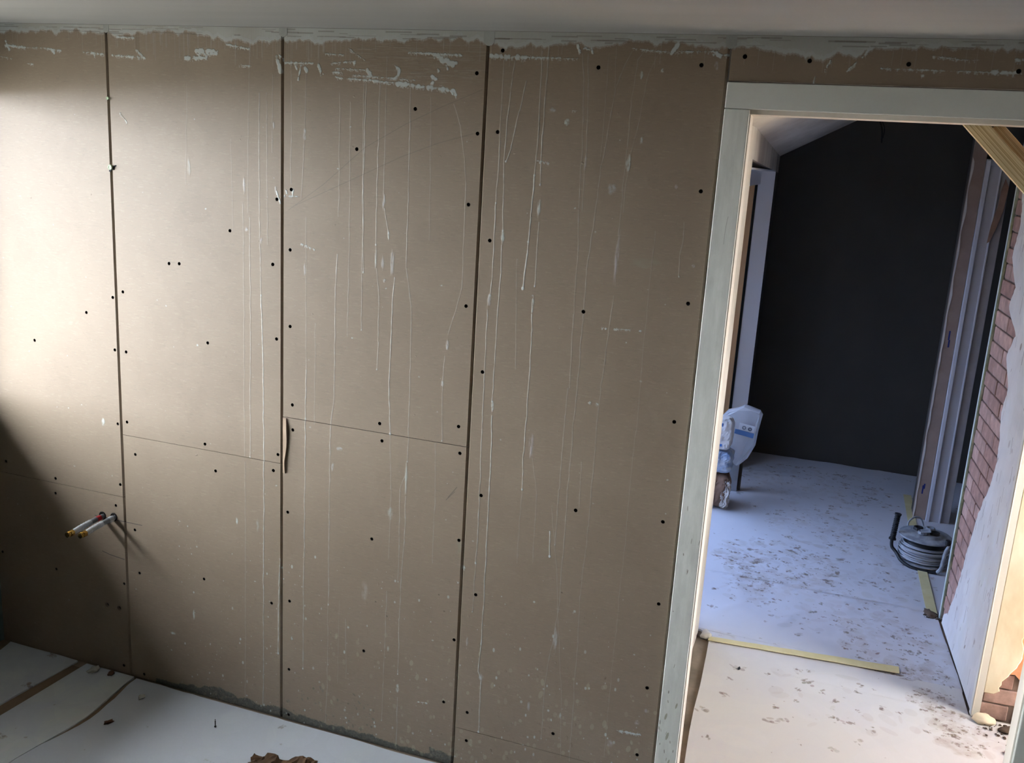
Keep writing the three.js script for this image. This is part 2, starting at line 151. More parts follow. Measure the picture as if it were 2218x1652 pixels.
function paintWall(ctx, bump) {                                  // plaster runs, smears, splashes and stains on the paper face, in metres
  const tone = (a) => (bump ? `rgba(255,255,255,${a})` : `rgba(181,191,193,${a})`);
  const r = rng(77), X = (mm) => mm / 1000, Y = (mm) => CEIL - mm / 1000;
  const dot = (x, y, a, b, ang = 0) => { ctx.beginPath(); ctx.ellipse(x, y, Math.max(a, 1e-4), Math.max(b, 1e-4), ang, 0, 7); ctx.fill(); };
  // old drips below the ceiling and ragged plaster along the top edge
  const B = MARKS.band;
  for (let k = 0; k < B.length - 1; k++) {
    const [xa, ya] = B[k], [xb, yb] = B[k + 1], n = Math.ceil((xb - xa) / 1.6);
    for (let i = 0; i < n; i++) {
      const t = i / n, x = X(xa + (xb - xa) * t), edge = Y(ya + (yb - ya) * t) + (perlin.noise(x * 24, 3.1, 0) * 0.7 + perlin.noise(x * 62, 9.4, 0) * 0.4 + perlin.noise(x * 170, 1.4, 0) * 0.2 + (r() - 0.5) * 0.08) * 0.017;
      ctx.fillStyle = tone(0.66 + 0.26 * perlin.noise(x * 9, 5.5, 1)); ctx.fillRect(x, -0.01, 0.0022, Math.max(0.004, edge + 0.008));
      ctx.fillStyle = tone(0.34); ctx.fillRect(x, Math.max(0, edge - 0.012), 0.0022, 0.012 + r() * 0.004);
      if (r() < 0.035) { ctx.fillStyle = tone(0.3); ctx.fillRect(x, edge, 0.0012, 0.01 + r() * 0.05); }
    }
  }
  for (let i = 0; i < 90; i++) { ctx.fillStyle = bump ? 'rgba(0,0,0,.3)' : 'rgba(92,84,74,.35)'; const x = -2.7 + r() * 3.1; ctx.fillRect(x, 0.002 + r() * 0.02, 0.02 + r() * 0.07, 0.001 + r() * 0.003); }
  for (let i = 0; i < 60; i++) { ctx.fillStyle = tone(0.12); const x = -2.05 + r() * 0.7; ctx.fillRect(x, 0.02, 0.002 + r() * 0.004, 0.02 + r() * 0.07); }
  // thin dry veil around the big smear
  for (let i = 0; i < 260; i++) { ctx.fillStyle = tone(0.05 + r() * 0.08); const x = -1.32 + r() * 0.36, y = 0.03 + r() * 0.1; ctx.fillRect(x, y, 0.01 + r() * 0.05, 0.001 + r() * 0.0016); }
  for (const [x0, y0, x1, y1, w] of MARKS.streaks) {
    const len = Math.hypot(x1 - x0, y1 - y0), n = Math.ceil(len / 1.2) + 2, dx = (x1 - x0) / n, dy = (y1 - y0) / n;
    for (let i = 0; i <= n; i++) {
      const x = X(x0 + dx * i), y = Y(y0 + dy * i), k = 0.5 + 0.95 * perlin.noise(x * 140, y * 140, 2.2) + 0.5 * (r() - 0.5); if (k < 0.16) continue;
      ctx.fillStyle = tone(Math.min(0.85, 0.45 + k * 0.4)); dot(x, y + (r() - 0.5) * w * 0.0006, w * 0.0005 * (0.3 + k * 0.7), w * 0.0005 * (0.25 + k * 0.7), r());
      if (r() < 0.22) { ctx.fillStyle = tone(0.45); dot(x + (r() - 0.5) * 0.006, y + (r() - 0.5) * w * 0.0022, 0.0006 + r() * 0.0012, 0.0005 + r() * 0.001); dot(x, y + w * 0.0005 + r() * 0.003, 0.001 + r() * 0.0012, 0.0012 + r() * 0.002); }
    }
  }
  for (const [w, a, P] of MARKS.drips) for (let k = 0; k < P.length - 1; k++) {
    const [xa, ya] = P[k], [xb, yb] = P[k + 1], n = Math.ceil(Math.hypot(xb - xa, yb - ya) / 1.5);
    for (let i = 0; i < n; i++) {
      const t = i / n, y = Y(ya + (yb - ya) * t), x = X(xa + (xb - xa) * t) + perlin.noise(y * 22, k + w, xa * 0.01) * 0.0022, v = 0.75 + 0.5 * perlin.noise(y * 60, xa * 0.1, 7);
      ctx.fillStyle = tone(Math.min(0.9, a * 0.95 * (0.6 + 0.5 * v))); ctx.fillRect(x - w * 0.0004 * v, y, w * 0.0008 * v, 0.0021);
    }
    if (k === P.length - 2 && a > 0.3) { ctx.fillStyle = tone(Math.min(1, a * 1.5)); dot(X(xb), Y(yb), w * 0.0008, w * 0.0011); }
  }
  for (const [x, y, a, b, al] of MARKS.blobs) for (let i = 0; i < 26; i++) {
    const t = r() * 6.283, q = Math.sqrt(r()) * 0.8; ctx.fillStyle = tone(Math.min(0.55, al * 0.3)); dot(X(x) + Math.cos(t) * q * a * 0.001, Y(y) + Math.sin(t) * q * b * 0.001, a * 0.0005 * (0.4 + r() * 0.6), b * 0.0005 * (0.4 + r() * 0.5), (r() - 0.5) * 0.3);
  }
  if (!bump) {
    for (const [w, a, P] of MARKS.scratch) { ctx.strokeStyle = `rgba(38,34,40,${a})`; ctx.lineWidth = w * 0.0007; ctx.beginPath(); P.forEach(([x, y], i) => (i ? ctx.lineTo(X(x), Y(y)) : ctx.moveTo(X(x), Y(y)))); ctx.stroke(); }
    // wet cement creeping up from the floor
    const G = MARKS.mould, at = (xm) => { for (let k = 0; k < G.length - 1; k++) if (xm <= G[k + 1][0]) return G[k][1] + (G[k + 1][1] - G[k][1]) * Math.max(0, (xm - G[k][0]) / (G[k + 1][0] - G[k][0])); return 30; };
    for (let i = 0; i < 9000; i++) {
      const x = -2.05 + r() * 1.12, lim = Math.max(0.012, at(x * 1000) / 1000 * Math.min(1, (x + 2.1) * 4)) * (0.85 + 0.5 * perlin.noise(x * 30, 1.7, 4)), y = Math.pow(r(), 0.9) * (lim * 1.2 + 0.008);
      const g = 56 + r() * 40; ctx.fillStyle = `rgba(${g},${g + 3},${g - 2},${0.22 + r() * 0.3})`; dot(x, CEIL - y, 0.001 + r() * 0.005, 0.0008 + r() * 0.003, r() * 3);
    }
    for (let i = 0; i < 70; i++) { const x = -1.56 + r() * 0.36, y = 0.02 + Math.pow(r(), 1.6) * 0.14, g = 84 + r() * 26; ctx.fillStyle = `rgba(${g},${g + 2},${g - 6},.5)`; dot(x, CEIL - y, 0.001 + r() * 0.006, 0.0008 + r() * 0.0035, 0.5 + r()); }
    ctx.fillStyle = 'rgba(60,52,46,.55)'; for (const [x, y] of [[-1.21, 0.5], [-1.17, 0.46], [-1.0, 0.57], [-0.98, 0.52], [-0.62, 0.66]]) dot(x, CEIL - y, 0.003, 0.0018, r());
  }
  // splashes: fine light flecks all over, more of them and grey ones where buckets were filled low down
  for (let i = 0; i < 420; i++) { const x = -2.7 + r() * 2.4, y = Math.pow(r(), 1.4) * 2.0; ctx.fillStyle = tone(0.3 + r() * 0.4); const s = 0.0006 + Math.pow(r(), 3) * 0.0018; dot(x, CEIL - y, s * (0.8 + r()), s, (r() - 0.5)); }
  for (let i = 0; i < 380; i++) { const x = -1.95 + r() * 1.62, y = Math.pow(r(), 1.5) * 0.62; ctx.fillStyle = tone(0.45 + r() * 0.4); const s = 0.0008 + Math.pow(r(), 3) * 0.003; dot(x, CEIL - y, s, s * (1 + r())); }
  for (let i = 0; i < 170; i++) { const x = -1.4 + r() * 1.08, y = 0.01 + Math.pow(r(), 1.3) * 0.4; ctx.fillStyle = bump ? tone(0.25) : `rgba(164,164,142,${0.2 + r() * 0.3})`; const s = 0.0016 + r() * 0.005; dot(x, CEIL - y, s, s * (1 + r() * 1.2), (r() - 0.5) * 0.6); }
}
const columnMaterial = COLUMNS.map(([x0, x1], c) => {
  const w = Math.ceil((x1 - x0) * PX), h = Math.ceil(CEIL * PX), col = canvas(w, h), bmp = canvas(w, h), r = rng(300 + c);
  const a = col.getContext('2d'), b = bmp.getContext('2d');
  a.fillStyle = '#857868'; a.fillRect(0, 0, w, h); b.fillStyle = '#303030'; b.fillRect(0, 0, w, h);
  for (let i = 0; i < 16000; i++) {                              // paper fibres and slight mottling
    const v = r() < 0.5 ? 255 : 30; a.fillStyle = `rgba(${v},${v * 0.95},${v * 0.86},${0.012 + r() * 0.03})`; a.fillRect(r() * w, r() * h, 2 + r() * 16, 1 + r() * 2);
  }
  for (let i = 0; i < 160; i++) { const v = r() < 0.5 ? 220 : 70; a.fillStyle = `rgba(${v},${v * 0.92},${v * 0.8},.016)`; a.beginPath(); a.ellipse(r() * w, r() * h, 30 + r() * 90, 20 + r() * 70, r() * 3, 0, 7); a.fill(); }
  for (const [ctx, isBump] of [[a, false], [b, true]]) { ctx.save(); ctx.scale(PX, PX); ctx.translate(-x0, 0); paintWall(ctx, isBump); ctx.restore(); }
  const map = texture(col), bump = texture(bmp, false);
  return new THREE.MeshStandardMaterial({ map, bumpMap: bump, bumpScale: 0.0012, roughness: 0.48 });
});
const wallFront = group('wall_front', 'bare brown plasterboard wall with plaster runs and screw holes beside the doorway', 'wall', [0, 0, 0], 0, { kind: 'structure' });
const screwHead = (() => {
  const g = clean(new THREE.LatheGeometry([[0, -0.0016], [0.0014, -0.0016], [0.0022, 0], [0.004, 0.0002], [0.0049, 0.0012], [0.0051, 0.0066]].map((p) => new THREE.Vector2(...p)), 14)); return g.rotateX(Math.PI / 2);   // countersunk head at the bottom of its torn pocket
})();
function board(x0, x1, y0, y1, c, holes, { bevelL = 0.002, bevelR = 0.005, depthL = 0.002, depthR = 0.006, big = [] } = {}) {
  const [cx0, cx1] = COLUMNS[c], U = (x, y) => [(x - cx0) / (cx1 - cx0), y / CEIL];
  const parts = [], quad = (p) => {                              // four corners, counter-clockwise from outside
    const g = new THREE.BufferGeometry(), idx = [0, 1, 2, 0, 2, 3];
    g.setAttribute('position', new THREE.Float32BufferAttribute(idx.flatMap((i) => p[i]), 3)); g.setAttribute('uv', new THREE.Float32BufferAttribute(idx.flatMap((i) => U(p[i][0], p[i][1])), 2)); g.computeVertexNormals(); parts.push(g);
  };
  const xi0 = x0 + bevelL, xi1 = x1 - bevelR, shape = new THREE.Shape([[xi0, y0], [xi1, y0], [xi1, y1], [xi0, y1]].map((p) => new THREE.Vector2(...p)));
  const all = [...holes.map(([x, y]) => [x, y, 0.0053]), ...big];
  for (const [x, y, rad] of all) {
    const p = new THREE.Path(); p.absarc(x, y, rad, 0, Math.PI * 2, true); shape.holes.push(p);
    parts.push(clean(new THREE.CylinderGeometry(rad, rad * 0.9, 0.009, 14, 1, true).rotateX(Math.PI / 2).translate(x, y, -0.0045)));
  }
  const face = clean(new THREE.ShapeGeometry(shape, 14)), fp = face.attributes.position, uv = new Float32Array(fp.count * 2);
  for (let i = 0; i < fp.count; i++) [uv[2 * i], uv[2 * i + 1]] = U(fp.getX(i), fp.getY(i));
  face.setAttribute('uv', new THREE.BufferAttribute(uv, 2)); parts.push(face);
  quad([[x0, y0, -depthL], [xi0, y0, 0], [xi0, y1, 0], [x0, y1, -depthL]]); quad([[xi1, y0, 0], [x1, y0, -depthR], [x1, y1, -depthR], [xi1, y1, 0]]);
  quad([[x0, y0, -THICK], [x0, y0, -depthL], [x0, y1, -depthL], [x0, y1, -THICK]]); quad([[x1, y0, -depthR], [x1, y0, -THICK], [x1, y1, -THICK], [x1, y1, -depthR]]);
  quad([[xi0, y1, 0], [xi1, y1, 0], [xi1, y1, -THICK], [xi0, y1, -THICK]]); quad([[xi0, y0, -THICK], [xi1, y0, -THICK], [xi1, y0, 0], [xi0, y0, 0]]);
  const m = mesh('plasterboard', parts, columnMaterial[c], wallFront);
  for (const [x, y] of holes) { const s = mesh('screw', screwHead, M.screw, m); s.position.set(x, y, -0.0072); }
  return m;
}
const inMetres = SCREWS.map((list) => list.map(([x, y]) => [x / 1000, y / 1000]));
for (let c = 0; c < 4; c++) {
  const x0 = JOINTS[c] + (c ? GAP : 0), x1 = JOINTS[c + 1] - GAP, cut = CUTS[c], keep = ([x]) => x > x0 + 0.011 && x < x1 - 0.013;
  const safe = inMetres[c].map(([x, y]) => [Math.min(Math.max(x, x0 + 0.012), x1 - 0.014), y]).filter(keep);
  const big = c === 0 ? [[-2.252, 0.256, 0.0085], [-2.2, 0.255, 0.0085], [-2.254, 0.59, 0.014], [-2.206, 0.594, 0.014]] : [];
  board(x0, x1, cut + 0.0008, CEIL, c, safe.filter((p) => p[1] > cut + 0.008), { big: big.filter((p) => p[1] > cut) });
  board(x0, x1, 0.006, cut - 0.0008, c, safe.filter((p) => p[1] < cut - 0.008 && p[1] > 0.014), { big: big.filter((p) => p[1] < cut) });
}
board(-0.3065, 1.699, 2.0705, CEIL, 4, inMetres[4], { bevelL: 0.0005, depthL: 0.0005 });
board(0.64, 1.7, 0.006, 2.0655, 5, [[0.7, 0.3], [0.7, 0.7], [0.7, 1.1], [0.7, 1.5], [0.7, 1.9]]);
// loose strip of board paper that curls out of the second joint
{
  const pts = [], n = 14; for (let i = 0; i <= n; i++) { const t = i / n, y = 1.043 - t * 0.178, w = 0.007 + 0.008 * Math.sin(Math.PI * Math.min(1, t * 1.1 + 0.15)); pts.push([y, w, 0.003 + 0.005 * Math.sin(Math.PI * t) + 0.002 * Math.sin(t * 9)]); }
  const g = new THREE.BufferGeometry(), v = []; const P = (i, s) => [-1.5405 + (s ? pts[i][1] : -0.002), pts[i][0], s === 0 ? 0.001 : s === 1 ? pts[i][2] : 0.0006];
  for (let i = 0; i < n; i++) for (const [a, b] of [[0, 1], [1, 2]]) v.push(...P(i, a), ...P(i + 1, a), ...P(i + 1, b), ...P(i, a), ...P(i + 1, b), ...P(i, b));
  g.setAttribute('position', new THREE.Float32BufferAttribute(v, 3)); g.computeVertexNormals(); g.setAttribute('uv', new THREE.Float32BufferAttribute(new Float32Array(v.length / 3 * 2), 2));
  const flap = mesh('torn_paper', metric(g), grained([140, 124, 105], [130, 114, 96], { seed: 33, repeat: 6 }), wallFront); flap.userData.label = 'loose strip of board paper curling from the joint';
}
// plaster dabs that bridge the joints under the ceiling
for (const [x, h, w] of [[-2.158, 0.022, 0.02], [-1.545, 0.024, 0.026], [-0.928, 0.036, 0.03], [-0.3095, 0.03, 0.026]]) {
  const n = 12, P = []; for (let i = 0; i <= n; i++) { const t = i / n; P.push([x - w / 2 + w * t, CEIL - h * (0.75 + 0.3 * Math.sin(Math.PI * t)) - 0.003 * perlin.noise(t * 9, x * 7, 0)]); } P.push([x + w / 2, CEIL], [x - w / 2, CEIL]);
  mesh('joint_filler', prism(P, 0.008).translate(0, 0, -0.0072), grained([168, 173, 171], [150, 154, 152], { seed: 34, repeat: 6, rough: 0.85 }), wallFront);
}
// core of the partition behind the boards, with the doorway left open
mesh('stud_core', [bx(-2.95, -0.27, 0, 2.62, -0.058, -0.034), bx(-0.27, 0.6, 2.032, 2.62, -0.058, -0.034), bx(0.6, 2.1, 0, 2.62, -0.058, -0.034)], M.stud, wallFront);

// ---------------------------------------------------------------- room shell
structure('floor', bx(-2.95, 2.1, -0.12, 0, -4.2, 4.5), M.concrete, 'bare brown concrete floor showing beside the door lining', 'floor');
structure('ceiling', bx(-2.95, 1.9, CEIL + 0.0005, CEIL + 0.15, 0, 4.5), M.ceilingPlaster, 'grey white skimmed ceiling above the boarded wall', 'ceiling');
function holed(axisLo, axisHi, y1, openings, make) {             // wall slab along one axis with rectangular openings
  const out = []; let a = axisLo;
  for (const [o0, o1, s, h] of openings) { if (o0 > a) out.push(make(a, o0, 0, y1)); if (s > 0) out.push(make(o0, o1, 0, s)); if (h < y1) out.push(make(o0, o1, h, y1)); a = o1; }
  if (a < axisHi) out.push(make(a, axisHi, 0, y1)); return out;
}
const W1 = [0.04, 1.75, 0.93, 1.99], W3 = [-0.95, -0.12, 0.85, 2.02];
structure('wall_left', holed(-0.013, 4.5, CEIL, [W1], (a, b, c, d) => bx(-2.84, -2.75, c, d, a, b)), M.greenBoard, 'dark teal green board wall at the left edge', 'wall');
structure('wall_rear', bx(-2.75, 1.9, 0, CEIL, 4.3, 4.5), M.roomWall, 'plain plastered wall behind the viewer', 'wall');
structure('wall_right', bx(1.7, 1.9, 0, CEIL, 0, 4.3), M.roomWall, 'plain plastered wall right of the viewer', 'wall');
function windowUnit(n, opening, x, thick, label) {
  const [z0, z1, y0, y1] = opening, f = 0.035, g = group('window_' + n, label, 'window', [0, 0, 0], 0, { kind: 'structure' });
  mesh('window_frame', [bx(x - 0.03, x + 0.03, y0, y0 + f, z0, z1), bx(x - 0.03, x + 0.03, y1 - f, y1, z0, z1), bx(x - 0.03, x + 0.03, y0 + f, y1 - f, z0, z0 + f), bx(x - 0.03, x + 0.03, y0 + f, y1 - f, z1 - f, z1)], M.paintedWhite, g);
  mesh('pane', bx(x - 0.002, x + 0.002, y0 + f, y1 - f, z0 + f, z1 - f), M.glass, g);
  return g;
}
windowUnit(1, W1, -2.805, 0.2, 'white framed window in the left wall close to the boarded wall');
windowUnit(2, W3, 2.02, 0.2, 'white framed side window at the right end of the passage');

// passage and room beyond the doorway
structure('wall_passage', bx(-0.82, -0.345, 0, 2.3, -1.22, -0.06), M.hallPlaster, 'cream plastered wall just inside the doorway on the left', 'wall');
{
  const g = group('wall_entrance', 'plastered side wall of the far room around a glazed side door', 'wall', [-0.345, 0, -1.22], 0.0337, { kind: 'structure' });
  const lintel = prism([[0, 1.905], [2.73, 1.862], [2.73, 2.3], [0, 2.3]], 0.47).rotateY(Math.PI / 2);   // local: runs back along -z
  mesh('lintel', metric(lintel.translate(-0.47, 0, 0)), M.hallPlaster, g);
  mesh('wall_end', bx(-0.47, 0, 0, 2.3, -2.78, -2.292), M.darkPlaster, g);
  mesh('side_reveal', rbx(-0.093, 0.002, 0, 1.868, -2.294, -2.282, 0.002), M.reveal, g).userData.label = 'smooth white reveal panel beside the timber frame';
  mesh('head_reveal', rbx(-0.093, 0.0005, 1.868, 1.876, -2.29, -0.02, 0.001), M.reveal, g);
}
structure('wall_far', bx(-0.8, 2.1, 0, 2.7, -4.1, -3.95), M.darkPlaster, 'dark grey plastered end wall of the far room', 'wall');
structure('wall_side', holed(-4.1, -0.06, 2.7, [W3], (a, b, c, d) => bx(1.95, 2.1, c, d, a, b)), M.hallPlaster, 'plastered outer wall at the right end of the passage', 'wall');
{
  const P = [[-0.85, 1.738], [0.44, 2.45], [2.1, 2.45], [2.1, 2.6], [0.4, 2.6], [-0.85, 1.9]];
  structure('ceiling_hall', prism(P, 4.05).translate(0, 0, -4.1), M.hallPlaster, 'sloping plastered ceiling of the far room', 'ceiling');
}
structure('eaves', bx(-3.75, -2.845, 2.12, 2.24, -0.06, 4.5), M.stud, 'roof overhang outside the left window', 'eaves');
structure('ground', bx(-30, 30, -0.5, -0.16, -30, 30), M.ground, 'grey yard outside the windows', 'ground');

// timber side door of the far room
{
  const g = group('door_1', 'raw timber frame with a glazed side door behind the white reveal', 'door', [-0.345, 0, -1.22], 0.0337, { kind: 'structure' });
  const x0 = -0.19, x1 = -0.108;
  mesh('frame_post', rbx(-0.4, x1, 0, 1.866, -2.29, -2.262, 0.003), M.frameTimber, g).userData.label = 'raw orange timber post';
  mesh('frame_post', rbx(x0, x1, 0, 1.9, -0.085, -0.01, 0.003), M.frameTimber, g);
  mesh('frame_head', rbx(x0, -0.075, 1.79, 1.868, -2.215, -0.085, 0.003), M.reveal, g);
  mesh('seal', bx(-0.108, -0.0935, 0, 1.79, -2.285, -2.27), M.blackRubber, g);
  mesh('door_leaf', [rbx(-0.44, -0.41, 0.0, 1.86, -2.288, -1.8, 0.002)], M.frameTimber, g);
  mesh('pane', bx(-0.427, -0.423, 0.0, 1.87, -1.8, -0.02), M.tintedGlass, g);
}

// ---------------------------------------------------------------- door lining and architrave
{
  const g = group('trim_1', 'pale green white door architrave and lining around the open doorway', 'door frame', [0, 0, 0], 0, { kind: 'structure' });
  mesh('architrave_leg', rbx(-0.3075, -0.2475, 0, 2.005, -0.0005, 0.0135, 0.0025), archMaterial(), g);
  mesh('architrave_leg', rbx(0.574, 0.636, 0, 2.005, -0.0005, 0.0135, 0.0025), M.paintedWhite, g);
  mesh('architrave_head', rbx(-0.3075, 0.636, 2.0057, 2.0665, -0.0005, 0.0135, 0.0025), M.paintedWhite, g);
  mesh('lining_leg', rbx(-0.27, -0.2445, 0, 1.994, -0.062, 0.001, 0.0015), M.liningWhite, g);
  mesh('lining_leg', rbx(0.57, 0.6, 0, 1.994, -0.062, 0.001, 0.0015), M.liningWhite, g);
  mesh('lining_head', rbx(-0.27, 0.6, 1.9945, 2.03, -0.062, 0.001, 0.0015), M.liningWhite, g);
}
function archMaterial() {                                        // painted leg with chips and specks low down
  const w = 128, h = 2048, c = canvas(w, h), x = c.getContext('2d'), r = rng(5); x.fillStyle = '#d5dad6'; x.fillRect(0, 0, w, h);
  for (let i = 0; i < 500; i++) { const v = r() < 0.5 ? 255 : 170; x.fillStyle = `rgba(${v},${v},${v - 8},.05)`; x.beginPath(); x.ellipse(r() * w, r() * h, 4 + r() * 20, 10 + r() * 60, 0, 0, 7); x.fill(); }
  for (let i = 0; i < 34; i++) { x.fillStyle = `rgba(110,108,98,${0.4 + r() * 0.4})`; const y = h - Math.pow(r(), 2) * h * 0.55; x.beginPath(); x.ellipse(r() * w, y, 1 + r() * 3, 2 + r() * 7, r() - 0.5, 0, 7); x.fill(); }
  for (const [px, y, s] of [[40, 0.36, 6], [95, 0.4, 5], [60, 0.3, 7], [85, 0.22, 5]]) { x.fillStyle = 'rgba(150,150,132,.75)'; x.beginPath(); x.ellipse(px, h - y / 2.005 * h, s, s * 2, 0.5, 0, 7); x.fill(); }
  x.strokeStyle = 'rgba(70,70,66,.5)'; x.lineWidth = 1.5; x.beginPath(); x.moveTo(80, 260); x.quadraticCurveTo(70, 290, 72, 330); x.stroke();
  const t = texture(c); t.repeat.set(1 / 0.06, 1 / 2.005); t.offset.set(0.3075 / 0.06, 0);
  return new THREE.MeshStandardMaterial({ map: t, roughness: 0.45 });
}

// ---------------------------------------------------------------- brick pier right of the passage
{
  const g = group('wall_brick', 'brick pier with half stripped plaster right of the passage', 'wall', [0.667, 0, -1.02], 0.0563, { kind: 'structure' });
  mesh('mortar_core', bx(0.012, 1.26, 0, 2.6, -0.775, -0.012), M.mortar, g);
  const r = rng(91), course = 0.0625, variants = [0, 1, 2].map((k) => rbx(-0.105, 0.105, 0, 0.057, -0.02, 0, 0.004, 1).translate(0, 0, 0)), half = rbx(-0.05, 0.05, 0, 0.057, -0.02, 0, 0.004, 1), third = rbx(-0.075, 0.075, 0, 0.057, -0.02, 0, 0.004, 1);
  for (let k = 0; k < 36; k++) {                                 // bricks on the reveal, looking towards -x
    const y = 0.008 + k * course, shift = k % 2 ? 0.11 : 0;
    for (const z of k % 2 ? [-0.225, -0.445, -0.665] : [-0.335, -0.555]) {
      const b = mesh('brick', variants[k % 3], brickTones[Math.floor(r() * 4)], g); b.position.set(0.003 + r() * 0.003, y, z); b.rotation.y = -Math.PI / 2;
    }
    if (k % 2 === 0) { const b = mesh('brick', half, brickTones[Math.floor(r() * 4)], g); b.position.set(0.004 + r() * 0.003, y, -0.715); b.rotation.y = -Math.PI / 2; }
  }
  for (let k = 0; k < 18; k++) for (const x of k % 2 ? [0.13, 0.35] : [0.04, 0.24, 0.46]) {   // bricks on the face, looking towards the viewer
    const b = mesh('brick', x < 0.05 ? half : variants[k % 3], brickTones[Math.floor(r() * 4)], g); b.position.set(x < 0.05 ? 0.062 : x, 0.008 + k * course, -0.004 - r() * 0.003);
  }
  // rough plaster left on the reveal: ragged outline, a few millimetres thick
  const lim = [[0, -0.72], [0.06, -0.7], [0.12, -0.62], [0.2, -0.57], [0.3, -0.53], [0.45, -0.49], [0.6, -0.44], [0.72, -0.36], [0.84, -0.3], [0.95, -0.31], [1.05, -0.36], [1.15, -0.33], [1.25, -0.44], [1.34, -0.36], [1.42, -0.55], [1.5, -0.5], [1.6, -0.64], [1.72, -0.6], [1.9, -0.68], [2.4, -0.6]];
  const at = (y) => { let k = 0; while (k < lim.length - 2 && y > lim[k + 1][0]) k++; const [a, b] = [lim[k], lim[k + 1]]; return a[1] + (b[1] - a[1]) * (y - a[0]) / (b[0] - a[0]); };
  const P = [[0, 0.02], [0, 2.4]]; for (let y = 2.4; y >= 0.02; y -= 0.0125) P.push([-at(y) + 0.016 * perlin.noise(y * 21, 2.2, 0) + 0.01 * perlin.noise(y * 60, 7.1, 0), y]);
  const coat = new THREE.ExtrudeGeometry(new THREE.Shape(P.map((p) => new THREE.Vector2(...p))), { depth: 0.004, bevelEnabled: true, bevelSize: 0.003, bevelThickness: 0.002, bevelSegments: 1 });
  coat.rotateY(Math.PI / 2).translate(-0.004, 0, 0);             // outline runs back along -z, coat looks towards -x
  mesh('plaster_coat', metric(coat), revealPlaster(), g).userData.label = 'grey white plaster left on the brick reveal';
  // cream plaster on the face
  const L2 = [[0.05, 0.03], [0.1, 0.02], [0.125, 0.045], [0.16, 0.05], [0.2, 0.075], [0.26, 0.098], [0.33, 0.09], [0.4, 0.1], [0.48, 0.085], [0.56, 0.105], [0.7, 0.13], [0.9, 0.2], [1.1, 0.3], [1.3, 0.42], [2.4, 0.5]];
  const at2 = (y) => { let k = 0; while (k < L2.length - 2 && y > L2[k + 1][0]) k++; const [a, b] = [L2[k], L2[k + 1]]; return a[1] + (b[1] - a[1]) * (y - a[0]) / (b[0] - a[0]); };
  const Q = [[0.0235, 2.4], [0.0235, 0.112]]; for (let y = 0.112; y <= 2.4; y += 0.0125) Q.push([0.02 + at2(y) + 0.012 * perlin.noise(y * 24, 4.2, 0) + 0.008 * perlin.noise(y * 70, 1.1, 0), y]);
  const coat2 = new THREE.ExtrudeGeometry(new THREE.Shape(Q.map((p) => new THREE.Vector2(...p))), { depth: 0.006, bevelEnabled: true, bevelSize: 0.003, bevelThickness: 0.002, bevelSegments: 1 }).translate(0, 0, -0.004);
  mesh('plaster_coat', metric(coat2), M.creamCoat, g).userData.label = 'trowelled cream plaster on the face of the pier';
  // second thin coat: the orange wash that still covers bricks further right
  const Wsh = [[1.24, 2.4]]; for (let y = 2.4; y >= 0.17; y -= 0.0125) Wsh.push([Math.max(0.032, at2(y) - 0.0), y]); for (let x = 0.07; x < 1.24; x += 0.02) Wsh.push([x, 0.2 + 0.03 * perlin.noise(x * 20, 8, 0) - Math.min(0.1, Math.max(0, x - 0.1))]); Wsh.push([1.24, 0.1]);
  mesh('plaster_coat', metric(new THREE.ExtrudeGeometry(new THREE.Shape(Wsh.map((p) => new THREE.Vector2(...p))), { depth: 0.002, bevelEnabled: false }).translate(0, 0, -0.0025)), grained([226, 170, 128], [206, 138, 98], { seed: 52, size: 512, repeat: 2.5, rough: 0.95, contrast: 2.6, bump: 0.002 }), g).userData.label = 'thin orange render wash over the bricks';
  // perforated corner bead
  const s = new THREE.Shape([[0, 0.01], [0.024, 0.01], [0.024, 1.5], [0, 1.5]].map((p) => new THREE.Vector2(...p)));
  for (let y = 0.02; y < 1.49; y += 0.0125) for (const x of [0.0085, 0.018]) { const h = new THREE.Path(); h.absarc(x, y + (x > 0.01 ? 0.0055 : 0), 0.0034, 0, 6.283, true); s.holes.push(h); }
  mesh('corner_bead', [metric(new THREE.ExtrudeGeometry(s, { depth: 0.001, bevelEnabled: false, curveSegments: 6 }).translate(-0.003, 0, 0.0035)), bx(-0.007, -0.0055, 0.01, 1.5, -0.02, 0.0045), metric(cyl(0.0025, 0.0025, 1.49, 8).translate(-0.004, 0.755, 0.004))], M.metalBead, g).userData.label = 'perforated metal corner bead';
  mesh('edge_trim', rbx(-0.004, 0.014, 0, 2.42, -0.796, -0.78, 0.003), M.paintedWhite, g).userData.label = 'thin white edge trim at the back of the pier';
  mesh('foam_strip', rbx(-0.004, 0.008, 0.02, 2.4, -0.779, -0.767, 0.003), M.greenFoam, g).userData.label = 'greenish foam strip beside the white trim';
}
